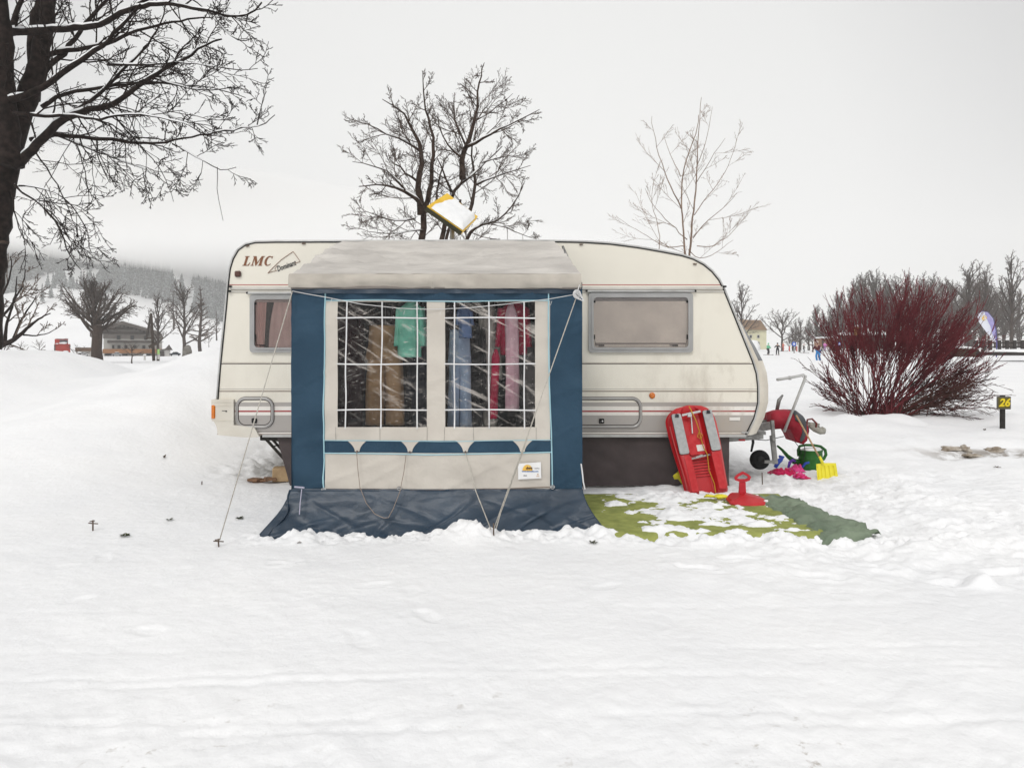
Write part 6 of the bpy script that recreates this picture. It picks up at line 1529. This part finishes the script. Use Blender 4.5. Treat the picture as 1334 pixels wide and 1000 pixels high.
for o_ in list(bpy.data.objects):
    if o_.parent is None and o_.get('category') in ('house','outbuilding','shed','truck','car') and o_.location.x < 0:
        th_ = math.atan2(-o_.location.x, o_.location.y); o_.rotation_euler = (0, 0, th_); o_.scale = (math.cos(th_), 1, 1)
# boulder
mb = MB(); p = P(243.5, 466, 78); sp = [(-.62,0),(.60,0),(.58,.9),(.40,1.45),(.12,1.6),(-.18,1.45),(-.42,.9)]
vs = []; n_ = len(sp)
for k in range(7):
    s_ = 1-abs(k-3)/3*.45
    for i, (x, z) in enumerate(sp): vs.append((p.x+x*s_+.08*nz(k, i), 78+(k-3)*.18, p.z-.1+z*(.75+.25*s_)+.06*nz(k*2, i, 3)*(z > 0)))
mb.add(vs, [(k*n_+i, k*n_+(i+1) % n_, (k+1)*n_+(i+1) % n_, (k+1)*n_+i) for k in range(6) for i in range(n_)]+[tuple(range(n_-1,-1,-1)), tuple(6*n_+i for i in range(n_))])
single(mb, 'boulder', mat('grey_lichened_stone', (.22,.21,.19), .9, (.14,.13,.115), 2.5, bump=.05, bs=4), 'upright grey boulder standing in the snow by the forked tree', 'boulder', smooth=True)
# double pole
YP = 70; dp = thing('power_pole', P(198,468,YP), 'dark double pole joined at the top and crossbraced in front of the chalet', 'pole'); m_pole = mat('creosoted_pole', (.05,.038,.03), .85)
mb = MB(); mb.tube([P(200.5,470,YP), P(197,408,YP)], [.16,.12], 8); mb.build('pole', m_pole, dp, True)
mb = MB(); mb.tube([P(191,441,YP+6), P(196.5,410,YP)], [.13,.10], 8); mb.build('strut', m_pole, dp, True)
mb = MB(); mb.bar(P(191,440.5,YP-.1), P(202,440.5,YP-.1), .1, .12); mb.bar(P(194,452,YP-.1), P(204,447,YP-.1), .1, .3); mb.build('crossarm', m_pole, dp)
# small green noticeboard and stakes
c = P(206.5, 466, 84); gs = thing('green_sign', c, 'light green notice standing on the snow before the chalet annex', 'sign')
mb = MB(); mb.box((c.x, c.y, c.z+.75), (.28,.06,.62), bev=.01); mb.build('panel', mat('lime_green_panel', (.35,.60,.20), .6), gs); mb = MB(); mb.box((c.x, c.y+.05, c.z+.2), (.3,.05,.75)); mb.build('post', m_cwhite, gs)
for k, (px, py, hp, Y, lab_) in enumerate(((188.5,467,5,84,'pale snow-capped stake right of the pollarded tree'),(103.5,469,10,70,'dark snow-capped stake below the low shed'),(90.5,464,3.5,80,'low dark stone between the red truck and the shed'))):
    c = P(px, py, Y); mb = MB(); h_ = hp*Y/F; mb.box((c.x, Y, c.z+h_/2-.1), (h_*.35 if k < 2 else .5,.2,h_+.2), bev=.03); t = mb.build('stake' if k < 2 else 'marker_stone', (m_cwhite, m_cwood, m_cwood)[k]); settag(t, lab_, 'stake' if k < 2 else 'stone')
    _org[t.name] = Vector(t.location); mb = MB(); mb.blob((c.x, Y, c.z+h_), (.22,.15,.08), 6, .1, k); mb.build('snow_cap', m_snowc, t, True)

# ================================================================== RIGHT: fence, flag, pavilion, people
YN = 58; fz = lambda px: P(px, 461, YN).z
fe = thing('post_fence', (P(1302,461,YN).x, YN, fz(0)), 'dark wooden rail fence with snow-capped posts behind the feather flag', 'fence')
m_fw = mat('dark_fence_wood', (.045,.038,.036), .85, (.03,.026,.024), 2)
for k, px in enumerate((1272,1281,1290,1302,1312,1322,1332,1342,1352)):
    mb = MB(); c = P(px, 458, YN); mb.box((c.x, YN, c.z+.35), (.24,.18,1.25), bev=.02); pq = mb.build('post', m_fw, fe); mb = MB(); mb.blob((c.x, YN, c.z+1.0), (.12,.10,.05), 6, .1, k); mb.build('snow_cap', m_snowc, pq, True)
for py in (446.5, 452): mb = MB(); a = P(1268, py, YN+.12); b = P(1358, py, YN+.12); mb.bar(a, b, .06, .12); mb.build('rail', m_fw, fe)
YJ = 44; lg = thing('log_stack', (P(1258,463,YJ).x, YJ, P(0,464,YJ).z), 'low snow-topped stack of dark logs behind the right side of the red bush', 'log stack')
mb = MB()
for r_ in range(4):
    for k in range(3-r_//2): mb.tube([P(1232+k*3, 463-r_*2.6, YJ+k*.2), P(1279-r_*1.5, 463.5-r_*2.4, YJ+k*.2)], .07+.01*((k+r_) % 2), 8)
mb.build('logs', mat('dark_brown_logs', (.075,.045,.03), .85, (.04,.025,.018), 3), lg, True)
mb = MB(); mb.tube([P(1231,453,YJ+.1), P(1245,452.3,YJ+.1), P(1262,453,YJ+.1), P(1279,454.5,YJ+.1)], [.05,.08,.08,.05], 8); mb.build('snow_layer', m_snowc, lg, True)
YQ = 40; mb = MB(); a = P(1304, 459, YQ); mb.box((a.x+1.6, YQ+1, a.z-.08), (3.4,2.0,.20), bev=.02); t = mb.build('platform', m_fw); settag(t, 'low dark wooden platform under thick snow at the right edge', 'platform'); _org[t.name] = Vector(t.location)
mb = MB(); mb.blob((a.x+1.6, YQ+1, a.z+.02), (1.75,1.05,.18), 10, .08, 3); mb.build('snow_layer', m_snowc, t, True)
# feather flag
YG = 50; fb = P(1297, 462, YG); ff_ = thing('feather_flag', fb, 'white and lilac teardrop advertising flag standing by the fence', 'flag')
gq = lambda px, py, dy=0: P(px, py, YG+dy)
mb = MB(); mb.tube([gq(1298,466), gq(1298.5,446), gq(1297.5,430), gq(1294,415), gq(1287,406.5), gq(1280,405), gq(1275,408)], [.045,.04,.035,.03,.03,.025,.02], 6); mb.build('pole', mat('blue_flag_pole', (.10,.09,.28), .5), ff_, True)
outl = [(1298,446),(1297.3,430),(1293.8,415.5),(1287,407),(1280,405.6),(1275,408.5),(1273.5,413),(1275.5,419),(1281,427),(1288,436),(1294,444)]
mb = MB(); mb.prism([gq(*p) for p in outl], (0,.03,0)); fl_ = mb.build('sail', mat('white_flag_cloth', (.70,.72,.78), .7, (.60,.63,.72), .8), ff_)
mb = MB(); mb.prism([gq(*p, -.02) for p in ((1297.8,445),(1297,430),(1293.4,416),(1287,407.6),(1283,406.4),(1284,412),(1290,424),(1293.5,436))], (0,.01,0)); mb.build('lilac_stripe', mat('lilac_print', (.36,.33,.62), .7), fl_)
mb = MB(); mb.prism([gq(*p, -.05) for p in ((1279,414.5),(1281.5,410.5),(1284.5,411),(1286,414),(1283,417.5),(1280,417))], (0,.01,0)); mb.build('emblem', mat('gold_print', (.75,.50,.12), .6), fl_)
mb = MB(); mb.addmesh(text_mesh('S', .40, .004, shear=.2, bold=.01), facing(gq(1282.6, 414, -.07), sx=1)); mb.build('emblem_mark', mat('white_print', (.75,.75,.75), .6), fl_)
# pavilion
YV = 98; pv = thing('pavilion', (P(1083,452,YV).x, YV, P(0,453,YV).z), 'small open brown pavilion with a snowy roof beyond the skiers', 'pavilion')
mb = MB(); bx(mb, 1073, 1089, 441, 452, YV, 2.5, .6); mb.build('back_wall', mat('pavilion_board', (.28,.15,.09), .8, (.2,.11,.07), 1), pv)
for px in (1072.5, 1089): mb = MB(); bx(mb, px-.6, px+.6, 440, 453, YV, .2); mb.build('post', m_cwood, pv)
mb = MB(); bx(mb, 1071, 1090.5, 438.6, 440.4, YV, 3.4, -.3); mb.build('roof', m_snowc, pv)
hb = thing('long_hut', (P(1135,450,YV+6).x, YV+6, P(0,453,YV+6).z), 'long low dark hut with a snowy roof seen through the red bush', 'hut')
mb = MB(); bx(mb, 1112, 1152, 436, 454, YV+6, 4); mb.build('wall', m_cwood, hb); mb = MB(); bx(mb, 1110, 1154, 432.5, 436, YV+6, 5, -.5); mb.build('roof', m_snowc, hb)
mb = MB(); c = P(1115.5, 430, 64); mb.tube([P(1116,447,64), c], .04, 6); mb2 = MB()
bh = thing('lamp_box', P(1116,462,64), 'ochre box with a snow cap on a post seen at the left of the bush', 'post box')
mb = MB(); mb.tube([P(1116,466,64), P(1116,436,64)], .05, 6); mb.build('post', m_cwood, bh, True)
mb = MB(); bx(mb, 1113, 1118.5, 425.5, 436.5, 64, .35, -.15); mb.build('box', mat('ochre_box', (.50,.30,.10), .7), bh)
mb = MB(); mb.blob(P(1115.7, 425, 64), (.24,.22,.12), 7, .1, 2); mb.build('snow_cap', m_snowc, bh, True)
# round blue signs
for px, py, r_, Y, lab_ in ((1034.5,448,2.9,80,'blue ski-school sign on a post between the children and the small dark skier'),(1093.5,448,2.4,80,'blue sign on a post at the left edge of the red bush')):
    c = P(px, py, Y); t = thing('blue_sign', P(px, 459, Y), lab_, 'sign'); R_ = r_*Y/F
    mb = MB(); pts = []
    for k in range(20): a = k*math.pi/10; q = R_*(1.15 if k % 5 == 0 else .92); pts.append((c.x+q*math.cos(a+.31), Y, c.z+q*math.sin(a+.31)))
    mb.prism(pts, (0,.05,0)); mb.build('panel', mat('blue_sign_paint', (.05,.14,.60), .5), t)
    mb = MB(); mb.prism([(c.x+R_*.45*math.cos(k*math.pi/5), Y-.01, c.z+R_*.5*math.sin(k*math.pi/5)) for k in range(10)], (0,.008,0)); mb.build('emblem', mat('white_sign_print', (.72,.74,.8), .5), t)
    mb = MB(); mb.tube([(c.x, Y+.06, c.z), P(px, 460, Y)], .05, 6); mb.build('post', m_cwood, t)
# gate sticks on the nursery slope
for k, px in enumerate((1028.5, 1038)):
    mb = MB(); mb.tube([P(px, 457.5, 78), P(px, 451, 78)], .07, 6); single(mb, 'slalom_pole', mat('red_pole', (.55,.12,.10), .5), ('short red slalom pole just left of the blue ski-school sign','short red slalom pole just right of the blue ski-school sign')[k], 'pole')

def skinned(name, nodes, edges, rads, parent, m, lvl=1):
    me = bpy.data.meshes.new(name); me.from_pydata([tuple(Vector(p)) for p in nodes], edges, []); o = bpy.data.objects.new(name, me); COL.objects.link(o)
    o.modifiers.new('skin', 'SKIN'); 
    for i, r in enumerate(rads): me.skin_vertices[0].data[i].radius = (r, r)
    me.skin_vertices[0].data[0].use_root = True
    sb = o.modifiers.new('sub', 'SUBSURF'); sb.levels = lvl; sb.render_levels = lvl
    dg = bpy.context.evaluated_depsgraph_get(); m2 = bpy.data.meshes.new_from_object(o.evaluated_get(dg)); bpy.data.objects.remove(o)
    m2.materials.clear(); m2.materials.append(m); m2.polygons.foreach_set('use_smooth', [True]*len(m2.polygons))
    o = bpy.data.objects.new(name, m2); COL.objects.link(o); o.parent = parent; _org[o.name] = _org[parent.name]; return o
m_skin = mat('skin', (.50,.32,.24), .6)
def person(px, py, hp, Y, jc, pc, hc_, label, turn=0.0, lean=.0, arms=0.0, kid=False, skis=True, poles=False, wide=1.0):
    base = P(px, py, Y); s = hp*Y/F/1.78; t = thing('person', base, label, 'person'); t.rotation_euler = (0,0,turn)
    V3 = lambda x, y, z: Vector((x*s, y*s, z*s))
    kn = .50; N_ = [V3(0,0,.92), V3(0,-.02-lean*.5,1.15), V3(0,-.04-lean,1.40), V3(0,-.05-lean*1.1,1.52), V3(0,-.07-lean*1.2,1.66),
          V3(-.20,-.03-lean,1.38), V3(-.30-.1*arms,-.10-lean,1.14), V3(-.27-.25*arms,-.32-lean,1.02+.15*arms), V3(.20,-.03-lean,1.38), V3(.30+.1*arms,-.10-lean,1.14), V3(.27+.25*arms,-.32-lean,1.02+.15*arms),
          V3(-.11,0,.88), V3(-.14,-.12,kn), V3(-.15,.0,.08), V3(-.15,-.14,.04), V3(.11,0,.88), V3(.14,-.12,kn), V3(.15,.0,.08), V3(.15,-.14,.04)]
    E_ = [(0,1),(1,2),(2,3),(3,4),(2,5),(5,6),(6,7),(2,8),(8,9),(9,10),(0,11),(11,12),(12,13),(13,14),(0,15),(15,16),(16,17),(17,18)]
    Rr = [.13,.13,.13,.055,.10,.06,.045,.035,.06,.045,.035,.085,.06,.045,.05,.085,.06,.045,.05]
    skinned('body', N_, E_, [r*s for r in Rr], t, m_skin)
    k = [0,1,2,5,6,7,8,9,10]; mp = {a: i for i, a in enumerate(k)}
    skinned('jacket', [N_[i] for i in k], [(mp[a], mp[b]) for a, b in E_ if a in mp and b in mp], [r*s*wide for r in (.17,.165,.16,.085,.075,.06,.085,.075,.06)], t, jc)
    k = [0,11,12,13,15,16,17]; mp = {a: i for i, a in enumerate(k)}
    skinned('trousers', [N_[i] for i in k], [(mp[a], mp[b]) for a, b in E_ if a in mp and b in mp], [r*s for r in (.15,.11,.09,.085,.11,.09,.085)], t, pc)
    _ = MB(); o_ = base; hd = N_[4]; _.blob(o_+hd+V3(0,0,.035), (.118*s,.125*s,.115*s), 8, .03, 1); _.build('hat', hc_, t, True)
    if skis:
        for x in (-.15, .15):
            _ = MB(); _.tube([o_+V3(x,.7,.02), o_+V3(x,-.75,.02), o_+V3(x,-.9,.09)], [.03*s]*3, 5); _.build('ski', m_dark, t)
    if poles:
        for x in (-.30, .30): _ = MB(); _.tube([o_+V3(x,-.33-lean,1.02), o_+V3(x*1.5,.1,.05)], .012*s, 5); _.build('ski_pole', m_dark, t)
    return t
G_ = lambda n, c: mat(n, c, .7)
person(1000.5, 462.3, 15.5, 76, G_('mint_ski_jacket', (.16,.52,.30)), G_('dark_ski_trousers', (.04,.04,.045)), G_('mint_helmet', (.20,.58,.36)), 'child in a bulky mint green ski jacket nearest the caravan', turn=.6, wide=1.35)
person(1013, 462.5, 16, 76, G_('black_ski_jacket', (.03,.03,.035)), G_('black_ski_trousers', (.025,.025,.03)), m_dark, 'person in black standing right of the child in mint green', turn=-.5, arms=.6)
person(1020, 457.5, 12, 88, G_('coral_ski_jacket', (.62,.18,.13)), G_('coral_ski_trousers', (.5,.16,.13)), G_('pale_helmet', (.7,.6,.5)), 'child in a coral ski suit with arms held out', turn=.9, arms=.9)
person(1047, 460, 12.5, 82, G_('charcoal_ski_jacket', (.06,.055,.06)), G_('grey_ski_trousers', (.10,.10,.11)), G_('pale_pink_helmet', (.7,.55,.52)), 'small dark-clothed skier alone right of the blue ski-school sign', turn=1.2)
person(1066.3, 471, 27, 58, G_('maroon_ski_jacket', (.09,.018,.025)), G_('bright_blue_ski_trousers', (.03,.24,.58)), G_('cream_helmet', (.65,.55,.50)), 'skier in a maroon jacket and bright blue trousers at the left of the red bush', turn=-1.1, lean=.10)
person(1074.5, 457, 12, 80, G_('pink_ski_jacket', (.62,.20,.50)), G_('purple_ski_trousers', (.3,.12,.3)), G_('white_helmet', (.7,.7,.7)), 'child in pink beside the small brown pavilion', turn=.2, wide=1.3)

# ================================================================== AIR, SKY, LIGHT, CAMERA
def vol(name, dens, label, mesh=None, col=(.995,.995,.99)):
    m = bpy.data.materials.new(name); m.use_nodes = True; nt = m.node_tree; nt.nodes.remove(nt.nodes['Principled BSDF'])
    v = nt.nodes.new('ShaderNodeVolumePrincipled'); v.inputs['Density'].default_value = dens; v.inputs['Color'].default_value = (*col, 1); v.inputs['Anisotropy'].default_value = 0
    nt.links.new(v.outputs[0], nt.nodes['Material Output'].inputs['Volume']); m.cycles.homogeneous_volume = True if hasattr(m.cycles, 'homogeneous_volume') else None
    return m
HAZE, CLOUD = True, True
if HAZE:
    mb = MB(); mb.box((0, 605, 143), (3560, 2130, 300)); o = mb.build('haze', vol('haze_air', .0006, ''), org=(0,0,0)); settag(o, 'thin even winter mist over the whole place', 'haze', kind='stuff'); o.display_type = 'WIRE'
if CLOUD:
    mb = MB()
    prf = [(350, 62), (1400, 66), (1400, 185), (620, 170)]
    vs = [(-1700, y, z+32) for y, z in prf]+[(-430, y, z+20) for y, z in prf]+[(-240, y, z-3) for y, z in prf]+[(60, y, 58+(z-62)*.03) for y, z in prf]
    n_ = len(prf); mb.add(vs, [tuple(range(n_)), tuple(range(4*n_-1, 3*n_-1, -1))]+[(k*n_+i, (k+1)*n_+i, (k+1)*n_+(i+1) % n_, k*n_+(i+1) % n_) for k in (0, 1, 2) for i in range(n_)])
    o = mb.build('low_cloud', vol('cloud_vapour', .020, '', col=(.965,.965,.96)), org=(0,0,0), fix=True); settag(o, 'low cloud hiding the top of the left hillside', 'cloud', kind='stuff')

w = bpy.data.worlds.new('World'); sc.world = w; w.use_nodes = True; nt = w.node_tree; N = nt.nodes; L = nt.links
bg = N['Background']; bg.inputs[1].default_value = .10
sky = N.new('ShaderNodeTexSky'); sky.sky_type = 'NISHITA'; sky.sun_disc = False; EL, AZ = math.radians(46), math.radians(200)
sky.sun_elevation = EL; sky.sun_rotation = AZ
tc = N.new('ShaderNodeTexCoord'); sp = N.new('ShaderNodeSeparateXYZ'); L.new(tc.outputs['Generated'], sp.inputs[0])
# overcast deck: sides darkened like a vignette, brightness added behind the viewer to light fronts
dt = N.new('ShaderNodeVectorMath'); dt.operation = 'DOT_PRODUCT'; L.new(tc.outputs['Generated'], dt.inputs[0]); dt.inputs[1].default_value = (0, .985, .17)
rp = N.new('ShaderNodeValToRGB'); mrg = N.new('ShaderNodeMapRange'); mrg.inputs[1].default_value = -1; mrg.inputs[2].default_value = 1; L.new(dt.outputs['Value'], mrg.inputs[0]); L.new(mrg.outputs[0], rp.inputs[0]); e = rp.color_ramp.elements
e[0].position = 0; e[0].color = (1.0,.985,.96,1); e[1].position = 1; e[1].color = (.835,.835,.82,1)
for p_, c_ in ((.40,(.98,.97,.955)),(.70,(.70,.70,.70)),(.86,(.46,.46,.465)),(.905,(.575,.575,.575)),(.95,(.765,.765,.755))):
    q_ = e.new(p_); q_.color = (*c_, 1)
ml = N.new('ShaderNodeMix'); ml.data_type = 'RGBA'; ml.blend_type = 'MULTIPLY'; ml.inputs[0].default_value = 1; L.new(rp.outputs[0], ml.inputs[6]); ml.inputs[7].default_value = (10,10,10,1)
cn = N.new('ShaderNodeTexNoise'); cn.inputs['Scale'].default_value = 1.6; cn.inputs['Detail'].default_value = 2; L.new(tc.outputs['Generated'], cn.inputs[0])
mx = N.new('ShaderNodeMix'); mx.data_type = 'RGBA'; mx.inputs[0].default_value = .965; L.new(sky.outputs[0], mx.inputs[6]); L.new(ml.outputs[2], mx.inputs[7]); L.new(mx.outputs[2], bg.inputs[0])
sl = bpy.data.lights.new('sun', 'SUN'); sl.energy = 1.25; sl.angle = math.radians(14); sl.color = (1,.975,.95)
so = bpy.data.objects.new('sun', sl); COL.objects.link(so)
sdv = Vector((math.sin(AZ)*math.cos(EL), math.cos(AZ)*math.cos(EL), math.sin(EL))); so.rotation_euler = sdv.to_track_quat('Z', 'Y').to_euler()
cam = bpy.data.cameras.new('camera'); cam.sensor_width = 36; cam.lens = F*36/1334; cam.shift_y = -45/1334; cam.clip_start = .05; cam.clip_end = 6000
co_ = bpy.data.objects.new('camera', cam); COL.objects.link(co_); co_.location = (0,0,CH); co_.rotation_euler = (math.pi/2, 0, 0); sc.camera = co_
vs_ = sc.view_settings; vs_.view_transform = 'Standard'; vs_.look = 'None'; vs_.exposure = .06; vs_.gamma = 1
sc.cycles.transparent_max_bounces = 24; sc.cycles.max_bounces = 8; sc.cycles.volume_bounces = 8; sc.cycles.max_bounces = 10
